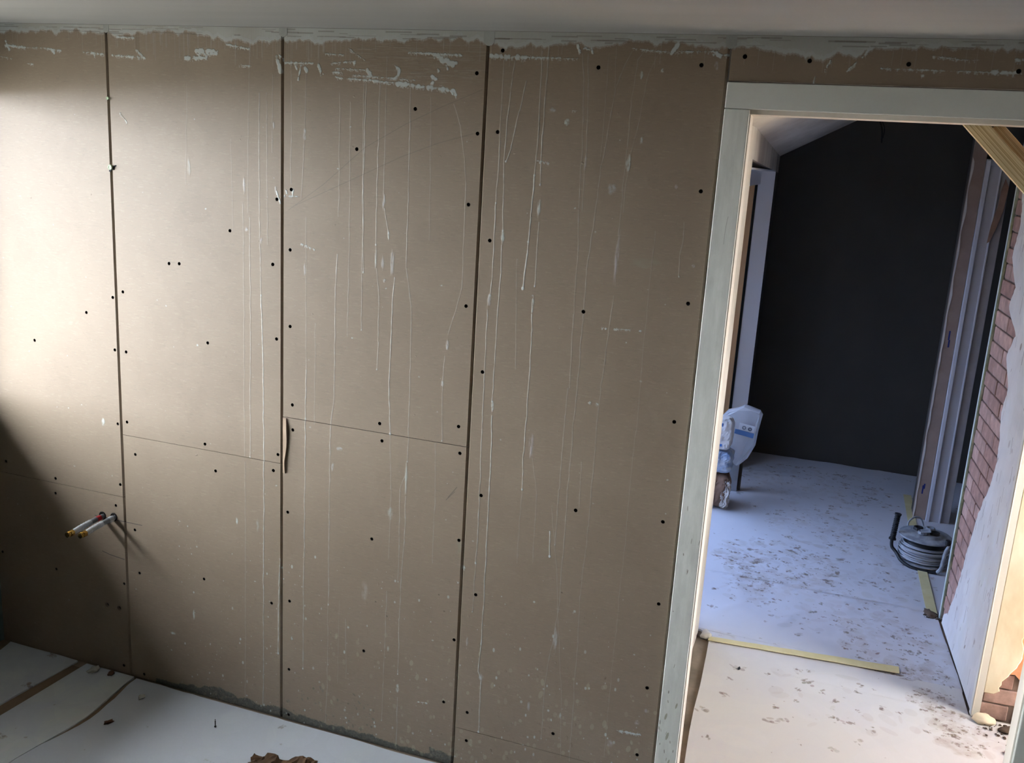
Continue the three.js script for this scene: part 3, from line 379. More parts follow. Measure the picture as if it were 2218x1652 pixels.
function revealPlaster() {                                       // scratched and stained skim
  const w = 512, h = 1400, c = canvas(w, h), x = c.getContext('2d'), r = rng(63); x.fillStyle = '#d6d2cd'; x.fillRect(0, 0, w, h);
  for (let i = 0; i < 420; i++) { const v = r() < 0.6 ? 245 : 180; x.fillStyle = `rgba(${v},${v - 4},${v - 10},.07)`; x.beginPath(); x.ellipse(r() * w, r() * h, 6 + r() * 50, 10 + r() * 90, r() * 0.6, 0, 7); x.fill(); }
  for (let i = 0; i < 190; i++) { x.strokeStyle = `rgba(96,78,66,${0.25 + r() * 0.45})`; x.lineWidth = 0.8 + r() * 2.4; const a = r() * w, b = r() * h; x.beginPath(); x.moveTo(a, b); x.lineTo(a + (r() - 0.5) * 8, b + 6 + r() * 40); x.stroke(); }
  for (let i = 0; i < 70; i++) { x.fillStyle = `rgba(120,96,80,${0.2 + r() * 0.4})`; x.beginPath(); x.ellipse(r() * w, r() * h, 1 + r() * 6, 2 + r() * 9, r(), 0, 7); x.fill(); }
  const t = texture(c); t.repeat.set(1 / 0.78, 1 / 2.2); return new THREE.MeshStandardMaterial({ map: t, roughness: 0.85, bumpMap: M.plasterCoat.bumpMap, bumpScale: 0.002 });
}

// ---------------------------------------------------------------- paper covering on the floors
function sheet(name, rows, left, right, mat, label, { nx = 40, amp = 0.002, wave = 4, seed = 0, y = 0.004, uv } = {}) {
  const pos = [], tex = [], idx = [], lift = (x, z) => y + amp * (1 + perlin.noise(x * wave, z * wave, seed)) + amp * 0.7 * Math.pow(Math.max(0, 1 - Math.abs(perlin.noise(x * wave * 0.8 + 9, z * wave * 0.8, seed + 4)) * 7), 2);
  rows.forEach((z) => { for (let i = 0; i <= nx; i++) { const x = left(z) + (right(z) - left(z)) * i / nx; pos.push(x, lift(x, z), z); tex.push(...uv(x, z)); } });
  for (let j = 0; j < rows.length - 1; j++) for (let i = 0; i < nx; i++) { const a = j * (nx + 1) + i, b = a + 1, c = a + nx + 1, d = c + 1; idx.push(a, c, b, b, c, d); }
  const g = new THREE.BufferGeometry(); g.setAttribute('position', new THREE.Float32BufferAttribute(pos, 3)); g.setAttribute('uv', new THREE.Float32BufferAttribute(tex, 2)); g.setIndex(idx); g.computeVertexNormals();
  // skirt around the rim gives the sheet a thickness
  const rim = [], n1 = nx + 1, J = rows.length - 1; for (let i = 0; i <= nx; i++) rim.push(i); for (let j = 1; j <= J; j++) rim.push(j * n1 + nx); for (let i = nx - 1; i >= 0; i--) rim.push(J * n1 + i); for (let j = J - 1; j >= 1; j--) rim.push(j * n1);
  const sp = [], su = []; for (let k = 0; k < rim.length; k++) { const a = rim[k], b = rim[(k + 1) % rim.length], A = [pos[3 * a], pos[3 * a + 1], pos[3 * a + 2]], B = [pos[3 * b], pos[3 * b + 1], pos[3 * b + 2]], a2 = [A[0], 0.0006, A[2]], b2 = [B[0], 0.0006, B[2]]; sp.push(...A, ...B, ...b2, ...A, ...b2, ...a2); const ua = [tex[2 * a], tex[2 * a + 1]], ub = [tex[2 * b], tex[2 * b + 1]]; su.push(...ua, ...ub, ...ub, ...ua, ...ub, ...ua); }
  const s = new THREE.BufferGeometry(); s.setAttribute('position', new THREE.Float32BufferAttribute(sp, 3)); s.setAttribute('uv', new THREE.Float32BufferAttribute(su, 2)); s.computeVertexNormals();
  return tag(mesh(name, [g, s], mat), label, 'floor paper');
}
const span = (a, b, n) => Array.from({ length: n + 1 }, (_, i) => a + (b - a) * i / n);
const curve = (P) => (z) => { let k = 0; while (k < P.length - 2 && z > P[k + 1][1]) k++; const [a, b] = [P[k], P[k + 1]], t = Math.max(0, Math.min(1, (z - a[1]) / (b[1] - a[1]))); return a[0] + (b[0] - a[0]) * t; };
function paperMaterial(x0, x1, z0, z1, seed, { stains = 0, clusters = [], base = '#b6bec8', print = [120, 104, 92] } = {}) {
  const S = Math.min(700, 2040 / Math.max(x1 - x0, z1 - z0)), w = Math.ceil((x1 - x0) * S), h = Math.ceil((z1 - z0) * S), c = canvas(w, h), x = c.getContext('2d'), r = rng(seed); x.fillStyle = base; x.fillRect(0, 0, w, h);
  for (let i = 0; i < 300; i++) { const v = r() < 0.5 ? 255 : 190; x.fillStyle = `rgba(${v},${v - 3},${v - 8},.03)`; x.beginPath(); x.ellipse(r() * w, r() * h, 10 + r() * 80, 10 + r() * 80, r() * 3, 0, 7); x.fill(); }
  const blot = (px, py, s, a) => { const n = 5 + Math.floor(r() * 7), ang = r() * 3; for (let i = 0; i < n; i++) { x.fillStyle = `rgba(${print[0] - r() * 20},${print[1] - r() * 20},${print[2] - r() * 20},${a * (0.2 + r() * 0.4)})`; const t = r() * 6.3, q = r() * s; x.beginPath(); x.ellipse(px + Math.cos(t) * q * 1.1, py + Math.sin(t) * q * 0.8, s * (0.12 + r() * 0.4), s * (0.1 + r() * 0.25), ang, 0, 7); x.fill(); } };
  for (let i = 0; i < stains; i++) blot(r() * w, r() * h, 2.5 + Math.pow(r(), 2.4) * 17, 0.6);
  for (const [cx, cz, rx, rz, n, big] of clusters) for (let i = 0; i < n * 1.4; i++) { const t = r() * 6.3, q = Math.sqrt(r()); blot((cx + Math.cos(t) * q * rx - x0) * S, (cz + Math.sin(t) * q * rz - z0) * S, 2.5 + r() * r() * big * 1.5, 0.85); }
  for (const [cx, cz, rx, rz, n] of clusters) for (let i = 0; i < n * 1.5; i++) { const t = r() * 6.3, q = Math.sqrt(r()); x.fillStyle = `rgba(128,108,88,${0.03 + r() * 0.05})`; x.beginPath(); x.ellipse((cx + Math.cos(t) * q * rx - x0) * S, (cz + Math.sin(t) * q * rz - z0) * S, 6 + r() * 26, 4 + r() * 14, r() * 3, 0, 7); x.fill(); }
  const t = texture(c); t.flipY = false; t.needsUpdate = true;
  return [new THREE.MeshStandardMaterial({ map: t, roughness: 0.75, side: THREE.DoubleSide }), (px, pz) => [(px - x0) / (x1 - x0), (pz - z0) / (z1 - z0)]];
}
// main room: three lengths with a brown gap and a torn slit between them
{
  const rows = [...span(0.004, 0.1, 5), ...span(0.14, 0.8, 16)], gapL = curve([[-2.392, 0.02], [-2.414, 0.32], [-2.46, 1.6]]), gapR = curve([[-2.347, 0.003], [-2.365, 0.36], [-2.4, 1.6]]);
  let [m, uv] = paperMaterial(-2.75, -2.3, 0, 1.7, 201, { stains: 14 });
  sheet('floor_paper', rows, curve([[-2.705, 0.0], [-2.69, 0.06], [-2.72, 0.3], [-2.74, 1.6]]), gapL, m, 'white paper strip in the left corner beyond the brown gap', { nx: 16, amp: 0.003, seed: 1, uv });
  const slitL = curve([[-2.139, 0.05], [-2.125, 0.15], [-2.114, 0.25], [-2.12, 0.34], [-2.133, 0.42], [-2.147, 0.52], [-2.18, 1.6]]), slitR = curve([[-2.126, 0.05], [-2.105, 0.15], [-2.094, 0.25], [-2.103, 0.34], [-2.128, 0.42], [-2.1455, 0.52], [-2.178, 1.6]]);
  [m, uv] = paperMaterial(-2.45, -2.05, 0, 1.7, 202, { stains: 18 });
  sheet('floor_paper', rows.map((z) => Math.max(z, 0.008)), gapR, slitL, m, 'white paper strip between the brown gap and the torn slit', { nx: 14, amp: 0.003, seed: 2, uv });
  [m, uv] = paperMaterial(-2.2, 1.0, 0, 1.7, 203, { stains: 150, print: [136, 132, 132] });
  sheet('floor_paper', rows.map((z) => Math.max(z, 0.012)), slitR, () => 0.9, m, 'large white paper sheet along the foot of the boarded wall', { nx: 90, amp: 0.0035, seed: 3, uv });
  tag(mesh('cardboard', bx(-2.5, -2.06, 0.0002, 0.0025, 0.03, 0.8), M.cardboard), 'brown cardboard showing between the white paper strips', 'cardboard');
}
// doorway and far room
{
  const clusters = [[-0.1, -2.1, 0.3, 0.28, 150, 12], [0.42, -1.45, 0.22, 0.3, 90, 9], [0.5, -1.2, 0.14, 0.12, 60, 8], [0.1, -2.7, 0.3, 0.3, 90, 10], [0.05, -3.4, 0.45, 0.4, 110, 12], [0.35, -2.2, 0.25, 0.4, 70, 10], [-0.2, -1.75, 0.1, 0.2, 40, 8], [0.1, -1.7, 0.3, 0.3, 50, 14]];
  let [m, uv] = paperMaterial(-0.72, 1.95, -3.95, -1.1, 211, { stains: 420, clusters, base: '#c9cad0' });
  const xl = curve([[-0.44, -3.95], [-0.43, -3.5], [-0.7, -3.48], [-0.7, -1.25], [-0.335, -1.235], [-0.3, -1.19]]), xr = curve([[1.9, -3.95], [1.9, -1.86], [0.612, -1.84], [0.618, -1.75], [0.652, -1.2], [0.652, -1.17]]);
  sheet('floor_paper', [...span(-3.945, -1.9, 48), -1.88, -1.86, -1.84, ...span(-1.82, -1.27, 18), -1.25, -1.235, -1.2, -1.18], xl, xr, m, 'stained white paper on the floor beyond the yellow tape', { nx: 70, amp: 0.0045, wave: 5, seed: 5, uv });
  [m, uv] = paperMaterial(-0.4, 1.95, -1.2, 0, 212, { stains: 150, clusters: [[0.55, -1.05, 0.1, 0.1, 40, 8], [0.62, -0.86, 0.12, 0.12, 50, 9], [0.2, -0.9, 0.3, 0.2, 16, 16]], base: '#cfccc8' });
  const nl = curve([[-0.295, -1.2], [-0.286, -1.044], [-0.281, -0.933], [-0.275, -0.795], [-0.272, -0.618], [-0.266, -0.483], [-0.255, -0.33], [-0.236, -0.1], [-0.236, 0]]), nr = curve([[0.648, -1.2], [0.655, -1.012], [1.9, -1.004], [1.9, -0.07], [0.56, -0.06], [0.56, 0]]);
  sheet('floor_paper', [...span(-1.195, -1.015, 6), -1.011, -1.006, -1.003, ...span(-0.98, -0.075, 26), -0.069, -0.06, -0.03, -0.004], nl, nr, m, 'cream white paper on the threshold in front of the yellow tape', { nx: 60, amp: 0.0025, wave: 4, seed: 6, uv, y: 0.0085 });
}
// yellow tapes
{
  const strip = (P, Q, y0) => { const v = [], n = P.length; const up = (p, i) => [p[0], y0 + 0.0045 + 0.001 * perlin.noise(p[0] * 9, p[1] * 9, 2), p[1]]; for (let i = 0; i < n - 1; i++) { const a = up(P[i]), b = up(P[i + 1]), c = up(Q[i + 1]), d = up(Q[i]); v.push(...a, ...d, ...c, ...a, ...c, ...b); for (const [p, q] of [[d, c], [b, a]]) v.push(...p, p[0], p[1] - 0.002, p[2], q[0], q[1] - 0.002, q[2], ...p, q[0], q[1] - 0.002, q[2], ...q); } const g = new THREE.BufferGeometry(); g.setAttribute('position', new THREE.Float32BufferAttribute(v, 3)); g.computeVertexNormals(); return metric(g); };
  const tm = M.tape.clone(); tm.side = THREE.DoubleSide;
  const n = 24, A = [], B = []; for (let i = 0; i <= n; i++) { const t = i / n, x = -0.295 + t * 0.725, z = -1.176 - t * 0.083 + 0.004 * perlin.noise(x * 8, 1, 1), w = 0.034 + t * 0.02; A.push([x, z]); B.push([x, z + w]); }
  tag(mesh('floor_tape', strip(A, B, 0.0125), tm), 'yellow tape lying across the paper in the doorway', 'tape');
  const C = [], E = []; for (let i = 0; i <= n; i++) { const t = i / n, z = -3.5 + t * 1.66; C.push([0.556 + 0.03 * Math.max(0, t - 0.5), z]); E.push([0.6 + 0.03 * Math.max(0, t - 0.5), z]); }
  tag(mesh('floor_tape', strip(C, E, 0.0105), tm), 'yellow tape running back under the cable reel', 'tape');
}

// ---------------------------------------------------------------- debris
function lump(r, sx, sy, sz, seed, detail = 2) {
  const g = mergeVertices(new THREE.IcosahedronGeometry(1, detail).deleteAttribute('normal').deleteAttribute('uv')), p = g.attributes.position;
  for (let i = 0; i < p.count; i++) { const v = new THREE.Vector3().fromBufferAttribute(p, i), k = 1 + 0.55 * perlin.noise(v.x * 1.3 + seed, v.y * 1.3, v.z * 1.3 + seed * 0.7) + 0.2 * perlin.noise(v.x * 4, v.y * 4 + seed, v.z * 4); v.multiplyScalar(k * r); v.y = Math.max(v.y, -r * 0.55); p.setXYZ(i, v.x * sx, v.y * sy, v.z * sz); }
  g.computeVertexNormals(); const o = metric(g); o.computeBoundingBox(); return o.translate(0, -o.boundingBox.min.y, 0);
}
const chip = grained([196, 196, 190], [150, 148, 140], { seed: 60, repeat: 9, rough: 0.95, bump: 0.002 }), brownChip = grained([120, 84, 60], [78, 54, 40], { seed: 61, repeat: 9, rough: 0.95 }), dirt = grained([112, 92, 74], [74, 62, 52], { seed: 62, repeat: 9, rough: 1 });
function debris(name, [x, z], r, scale, mat, seed, label, category, y = 0.0085) { const m = mesh(name, lump(r, ...scale, seed), mat); m.position.set(x, y, z); m.rotation.y = seed; return tag(m, label, category); }
debris('plaster_chip', [-2.29, 0.035], 0.017, [1.3, 0.6, 0.8], chip, 1.3, 'larger pale plaster chip at the foot of the wall', 'rubble');
debris('plaster_chip', [-2.222, 0.028], 0.011, [1.2, 0.6, 0.9], brownChip, 2.1, 'small brown chip beside the pale one at the wall', 'rubble');
debris('plaster_chip', [-2.029, 0.1], 0.011, [1, 0.5, 1.2], chip, 3.4, 'pale flake on the paper right of the torn slit', 'rubble');
debris('wood_chip', [-2.024, 0.26], 0.011, [1.4, 0.7, 0.6], brownChip, 4.2, 'small reddish brown chip on the paper left of centre', 'rubble');
{
  const n = group('screw', 'lone black screw standing on its head on the paper', 'screw', [-1.705, 0.009, 0.138]);
  mesh('screw_head', cyl(0.0042, 0.0026, 0.003, 12).translate(0, 0.0015, 0), M.screw, n);
  mesh('shank', [cyl(0.0018, 0.0016, 0.02, 8).translate(0, 0.013, 0), cyl(0.0016, 0.0002, 0.005, 8).rotateX(0).translate(0, 0.0255, 0)], M.screw, n);
}
{                                                                 // crumpled brown paper at the lower edge of the view
  const g = new THREE.PlaneGeometry(0.2, 0.14, 22, 16).rotateX(-Math.PI / 2), p = g.attributes.position;
  for (let i = 0; i < p.count; i++) { const x = p.getX(i), z = p.getZ(i), k = perlin.noise(x * 22, z * 22, 3.3), q = perlin.noise(x * 48, z * 48, 6.1); p.setXYZ(i, x + 0.008 * q, 0.006 + 0.026 * Math.abs(k) + 0.018 * Math.abs(q) + 0.05 * Math.max(0, 0.07 - Math.hypot(x, z)), z + 0.012 * k); }
  const f = metric(toCreasedNormals(g.toNonIndexed(), 0.5)); const m = mesh('crumpled_paper', f, grained([112, 84, 58], [66, 50, 36], { seed: 64, repeat: 5, rough: 0.9, side: THREE.DoubleSide })); m.position.set(-1.385, 0.0075, 0.268); m.rotation.y = 0.25;
  tag(m, 'crumpled dark brown paper on the white sheet at the lower edge', 'paper');
}
debris('plaster_chunk', [-0.308, -1.185], 0.026, [1, 0.75, 0.9], M.plasterCoat, 5.6, 'cream plaster chunk at the left end of the yellow tape', 'rubble', 0.004);
debris('dirt_clump', [-0.153, -0.975], 0.006, [1.4, 0.7, 0.8], M.blackRubber, 7.7, 'tiny black crumb on the paper by the tape', 'rubble', 0.0135);
debris('dirt_clump', [0.585, -1.83], 0.03, [1.2, 0.35, 0.8], dirt, 8.1, 'brown dirt heap at the back foot of the pier', 'rubble', 0.007);
debris('plaster_chunk', [0.7, -0.985], 0.034, [1.1, 0.5, 0.8], M.creamCoat, 9.2, 'pale plaster lump under the perforated corner bead', 'rubble', 0.012);
debris('brick_rubble', [0.775, -0.955], 0.024, [1.3, 0.5, 0.8], dirt, 9.9, 'dark rubble at the foot of the brick face', 'rubble', 0.012);
debris('brick_rubble', [0.752, -0.81], 0.012, [1.2, 0.6, 0.8], brickTones[1], 10.4, 'small red brick crumb near the right door jamb', 'rubble', 0.013);
{
  const r = rng(71), list = []; for (let i = 0; i < 150; i++) { const a = r(), x = a < 0.6 ? 0.69 + r() * 0.2 : 0.56 + r() * 0.07, z = a < 0.6 ? -0.99 + r() * r() * 0.16 : -1.86 + r() * 0.08; const s = 0.0012 + r() * r() * 0.005; list.push(lump(s, 1.2, 0.7, 1, r() * 9, 1).translate(x, 0.0135 - (a < 0.6 ? 0 : 0.005), z)); }
  const m = mesh('grit', list, dirt); m.userData = { label: 'scattered grit at the foot of the brick pier', category: 'grit', kind: 'stuff' };
}

// ---------------------------------------------------------------- water pipes sticking out of the wall
function waterPipe(x, y, label, withRed, len) {
  const g = group('water_pipe', label, 'pipe', [x, y, 0], 0, { group: 'capped water pipes' }), d = -0.03;      // drops a little towards its end
  const at = (z) => [0, d * Math.pow(z / 0.15, 2) * 0.35, z];
  mesh('tube', tube([at(-0.02), at(0.02), at(0.05), at(0.08)], 0.0085, 16, 14), M.pipeGrey, g);
  mesh('hole_grommet', clean(new THREE.TorusGeometry(0.0125, 0.0022, 8, 20)).translate(0, 0.003, 0.0005), M.blackRubber, g);
  if (withRed) mesh('colour_ring', tube([at(0.012), at(0.02), at(0.03)], 0.0095, 6, 14), M.redCap, g);
  else mesh('colour_ring', tube([at(0.008), at(0.018), at(0.028)], 0.0105, 6, 14), M.pipeSleeve, g);
  const sleeve = [tube([at(0.055), at(0.08), at(0.1), at(len - 0.022)], 0.0092, 12, 14)]; for (let i = 0; i < 5; i++) { const z = 0.06 + i * 0.011; sleeve.push(clean(new THREE.TorusGeometry(0.0092, 0.0012, 6, 16)).translate(...at(z))); }
  mesh('sleeve', sleeve, M.pipeSleeve, g);
  const e = at(len - 0.02); mesh('brass_end', [clean(new THREE.CylinderGeometry(0.0115, 0.0115, 0.013, 6)).rotateX(Math.PI / 2).translate(e[0], e[1], e[2] + 0.006), cyl(0.0088, 0.0088, 0.014, 18).rotateX(Math.PI / 2).translate(e[0], e[1] - 0.0005, e[2] + 0.017), clean(new THREE.TorusGeometry(0.0088, 0.001, 6, 18)).translate(e[0], e[1], e[2] + 0.018)], M.brass, g);
  return g;
}
waterPipe(-2.254, 0.586, 'left pipe with the red ring and brass end', true, 0.155);
waterPipe(-2.206, 0.59, 'right pipe with the white collar and brass end', false, 0.15);

// plastic plugs caught in the first joint
{
  const plug = (y, s, label, dark) => {
    const g = group('wall_plug', label, 'wall plug', [-2.158, y, 0]);
    mesh('plug_body', [clean(new THREE.CylinderGeometry(0.0075 * s, 0.006 * s, 0.012, 14)).rotateX(Math.PI / 2).translate(0, 0, 0.001), clean(new THREE.TorusGeometry(0.006 * s, 0.002 * s, 8, 18)).translate(0, 0, 0.0065)], plain('#b9d2b4', 0.5), g);
    if (dark) mesh('dark_smear', [[-0.009, -0.003, 0.006, 0.004, -0.6], [-0.006, -0.011, 0.004, 0.006, 0], [0.011, 0.001, 0.008, 0.0035, 0.6], [0.008, -0.006, 0.004, 0.004, 0], [-0.002, -0.009, 0.004, 0.004, 0]].map(([x, yy, a, b, t]) => lump(1, a, b, 0.0012, x * 700, 1).translate(0, -b * 0.5, 0).rotateZ(t).translate(x, yy, 0.0004)), plain('#26292c', 0.8), g);
    else mesh('dark_smear', lump(1, 0.0035, 0.005, 0.0015, 3, 1).translate(0, -0.006, 0.005), plain('#26292c', 0.8), g);
  };
  plug(1.757, 1, 'pale green plug with dark smears in the first joint', true);
  plug(1.962, 0.6, 'small plug near the top of the first joint', false);
}

// ---------------------------------------------------------------- second door frame in the far room
{
  const g = group('door_2', 'stripped white door frame with a brown plaster edge behind the reel', 'door frame', [0, 0, -3.1], 0, { kind: 'structure' });
  mesh('wall_stub', bx(0.588, 0.772, 0, 2.4, -0.16, -0.012), M.darkPlaster, g);
  mesh('plaster_edge', rbx(0.585, 0.65, 0, 2.4, -0.05, 0, 0.003), grained([160, 140, 128], [140, 120, 108], { seed: 66, repeat: 3, rough: 0.9 }), g).userData.label = 'brown plaster strip with blue marker dashes';
  const jag = []; for (let y = 0; y <= 2.0; y += 0.02) jag.push([0.5855 + 0.006 + 0.009 * perlin.noise(y * 9, 2, 5), y]);
  const S = [[0.584, 0], ...jag.map(([x, y]) => [Math.max(0.586, x), y]), [0.584, 2.0]];
  mesh('corner_plaster', metric(new THREE.ExtrudeGeometry(new THREE.Shape(S.map((p) => new THREE.Vector2(...p))), { depth: 0.003, bevelEnabled: false }).translate(0, 0, 0)), M.plasterCoat, g);
  mesh('frame_stop', rbx(0.651, 0.672, 0, 1.99, -0.03, 0.02, 0.004), plain('#cfcfd6', 0.4), g);
  mesh('frame_jamb', rbx(0.672, 0.724, 0, 1.99, -0.03, 0.006, 0.003), plain('#b4b2b6', 0.5), g);
  mesh('frame_bead', rbx(0.72, 0.729, 0, 1.97, -0.01, 0.012, 0.003), plain('#d0d0d4', 0.4), g);
  mesh('frame_back', rbx(0.729, 0.776, 0, 1.99, -0.05, -0.004, 0.003), grained([172, 168, 168], [150, 146, 146], { seed: 67, repeat: 2, rough: 0.7 }), g);
  mesh('frame_head', rbx(0.651, 0.776, 1.965, 1.995, -0.03, 0.012, 0.003), plain('#b4b2b6', 0.5), g);
  const T = [[0.752, 1.9], [0.772, 1.86], [0.768, 1.75], [0.75, 1.66], [0.728, 1.58], [0.716, 1.57], [0.722, 1.66], [0.738, 1.76], [0.742, 1.84]];
  mesh('torn_paper', prism(T, 0.003, { bevelEnabled: true, bevelSize: 0.001, bevelThickness: 0.001, bevelSegments: 1 }).translate(0, 0, 0.013), grained([158, 126, 106], [132, 102, 84], { seed: 68, repeat: 4 }), g).userData.label = 'torn brown paper hanging on the frame';
  const blue = plain('#1c2a72', 0.6); for (const [x, y, h] of [[0.615, 1.0, 0.04], [0.611, 1.04, 0.05], [0.609, 0.16, 0.05], [0.615, 0.19, 0.03]]) mesh('marker_dash', rbx(x, x + 0.008, y, y + h, 0, 0.0008, 0.0003), blue, g);
}

// ---------------------------------------------------------------- cable reel on the paper
{
  const g = group('cable_reel', 'grey cable reel lying flat with black tube handle beside the far door frame', 'cable reel', [0.59, 0.008, -2.45]), R = 0.125;
  const cord = grained([196, 200, 206], [140, 144, 150], { seed: 70, repeat: 6, rough: 0.6 }), shell = grained([182, 186, 190], [122, 126, 132], { seed: 71, repeat: 6, rough: 0.6, contrast: 2.2 }), black = plain('#17181a', 0.5);
  const lathe = (P, seg = 40) => metric(new THREE.LatheGeometry(P.map((p) => new THREE.Vector2(...p)), seg));
  mesh('bottom_flange', lathe([[0.001, 0.012], [R, 0.01], [R + 0.004, 0.014], [R + 0.003, 0.019], [0.05, 0.022], [0.001, 0.022]]), shell, g);
  mesh('drum', lathe([[0.001, 0.02], [0.088, 0.02], [0.09, 0.075], [0.092, 0.132], [0.001, 0.132]]), black, g);
  const top = mesh('top_flange', lathe([[0.001, 0.131], [R - 0.01, 0.131], [R, 0.134], [R + 0.003, 0.139], [R - 0.002, 0.144], [0.078, 0.147], [0.074, 0.158], [0.001, 0.16]]), shell, g);
  for (let k = 0; k < 4; k++) { const a = k * 1.571 + 0.5, m = mesh('socket', [lathe([[0.001, 0.166], [0.012, 0.166], [0.014, 0.172], [0.022, 0.173], [0.024, 0.16]], 20).translate(Math.cos(a) * 0.042, 0, Math.sin(a) * 0.042)], k % 2 ? shell : black, top); if (k === 1) { const lid = mesh('socket_lid', rbx(-0.024, 0.024, 0, 0.005, -0.024, 0.024, 0.002), shell, top); lid.position.set(Math.cos(a) * 0.042 + 0.012, 0.174, Math.sin(a) * 0.042); lid.rotation.z = 0.25; } }
  const turns = []; for (let l = 0; l < 3; l++) { const P = [], n = 7, rr = 0.098 + l * 0.0085; for (let i = 0; i <= n * 18; i++) { const t = i / 18, a = t * 6.2832 + l * 2; P.push([Math.cos(a) * (rr + 0.003 * Math.sin(t * 3 + l)), 0.026 + (l < 2 ? 0.0105 : 0.0085) * t + 0.005 * Math.sin(a * 0.5 + l) + 0.004 * Math.sin(a + t), Math.sin(a) * (rr + 0.003 * Math.cos(t * 2))]); } turns.push(tube(P, 0.0046, n * 30, 6)); }
  mesh('wound_cable', turns, cord, g);
  mesh('loose_end', tube([[-0.06, 0.1, -0.1], [-0.075, 0.14, -0.14], [-0.04, 0.16, -0.2], [0.0, 0.13, -0.26], [0.02, 0.05, -0.3], [0.0, 0.006, -0.33]], 0.0045, 40, 8), cord, g);
  const fr = mesh('tube_frame', [tube([[-0.15, 0.12, 0.02], [-0.153, 0.085, 0.025], [-0.148, 0.062, 0.03], [-0.128, 0.045, 0.045], [-0.1, 0.02, 0.09], [-0.04, 0.006, 0.13], [0.03, 0.006, 0.14], [0.06, 0.012, 0.142]], 0.0085, 50, 10)], black, g);
  mesh('front_leg', tube([[0.06, 0.012, 0.142], [0.072, 0.03, 0.145], [0.078, 0.08, 0.148], [0.083, 0.125, 0.143], [0.1, 0.15, 0.125], [0.14, 0.158, 0.1], [0.19, 0.15, 0.07]], 0.0095, 44, 10), shell, g);
  mesh('front_knob', [cyl(0.012, 0.012, 0.024, 14).translate(0.087, 0.166, 0.125)], black, g);
  const grip = [cyl(0.0115, 0.0115, 0.13, 14)]; for (let i = 0; i < 13; i++) grip.push(clean(new THREE.TorusGeometry(0.0122, 0.0026, 6, 16)).rotateX(Math.PI / 2).translate(0, -0.058 + i * 0.0097, 0)); grip.push(cyl(0.018, 0.018, 0.006, 18).translate(0, -0.067, 0), cyl(0.0165, 0.0165, 0.006, 18).translate(0, 0.066, 0));
  const h = mesh('ribbed_grip', grip, black, g); h.position.set(-0.147, 0.168, 0.018); h.rotation.z = -0.06;
}

// ---------------------------------------------------------------- sacks and plastic bag by the side door
function sack(name, w, h, d, seed, mat, { pinch = 0.25, rough = 0.012 } = {}) {
  const g = mergeVertices(new THREE.BoxGeometry(w, h, d, 16, 16, 10).deleteAttribute('normal').deleteAttribute('uv')), p = g.attributes.position;
  for (let i = 0; i < p.count; i++) {
    let x = p.getX(i) / w * 2, y = p.getY(i) / h * 2, z = p.getZ(i) / d * 2; const q = Math.pow(Math.abs(x) ** 5 + Math.abs(y) ** 5 + Math.abs(z) ** 5, 1 / 5), f = 1 / Math.max(q, 1e-6) * Math.max(Math.abs(x), Math.abs(y), Math.abs(z));
    x *= f; y *= f; z *= f; const n = perlin.noise(x * 2 + seed, y * 2, z * 2), m = Math.abs(perlin.noise(x * 5, y * 5 + seed, z * 5));
    const s = 1 - pinch * Math.max(0, y) ** 3; p.setXYZ(i, x * s * w / 2 + n * rough, y * h / 2 + n * rough * 0.4, z * s * d / 2 + (n - m) * rough);
  }
  const o = metric(toCreasedNormals(g, 0.7)); o.computeBoundingBox(); return o.translate(0, -o.boundingBox.min.y, 0);
}
{
  const paper = grained([150, 118, 98], [122, 94, 76], { seed: 80, repeat: 3, rough: 0.9 });
  const a = group('paper_sack', 'crumpled brown paper sack standing on the floor under the blue sack', 'sack', [-0.488, 0.009, -2.79]);
  mesh('sack_body', sack('b', 0.15, 0.19, 0.2, 1.2, paper, { pinch: 0.06 }), paper, a);
  mesh('label_sheet', rbx(-0.004, 0.024, 0.012, 0.1, 0.099, 0.1015, 0.0008).translate(-0.02, 0, 0.002), M.paintedWhite, a);
  mesh('torn_wrapper', sack('w', 0.045, 0.16, 0.05, 4.4, M.reveal, { rough: 0.02 }).translate(0.058, 0.002, 0.075), grained([214, 206, 196], [170, 160, 150], { seed: 81, repeat: 8, rough: 0.8 }), a);
  const blue = grained([126, 152, 190], [188, 196, 206], { seed: 82, size: 256, repeat: 5, rough: 0.5, contrast: 3.2 });
  const b = group('plastic_sack', 'blue and white printed sack between the brown sack and the white one', 'sack', [-0.482, 0.209, -2.79]);
  mesh('sack_body', sack('b', 0.14, 0.125, 0.17, 2.7, blue, { pinch: 0.04 }), blue, b);
  const c = group('plaster_sack', 'white paper sack with blue print on top of the pile', 'sack', [-0.486, 0.34, -2.79]), white = grained([232, 230, 230], [212, 206, 200], { seed: 83, repeat: 3, rough: 0.6 });
  mesh('sack_body', sack('b', 0.115, 0.18, 0.16, 3.9, white, { pinch: 0.18, rough: 0.01 }), white, c);
  const print = plain('#3f74b8', 0.5); mesh('blue_print', rbx(-0.035, 0.005, 0.14, 0.162, 0.0695, 0.074, 0.0008), print, c); mesh('blue_print', rbx(-0.03, 0.012, 0.03, 0.044, 0.076, 0.082, 0.0008), print, c);
  mesh('grey_print', rbx(-0.03, -0.012, 0.115, 0.135, 0.0745, 0.0765, 0.0006), plain('#7c8088', 0.6), c);
}
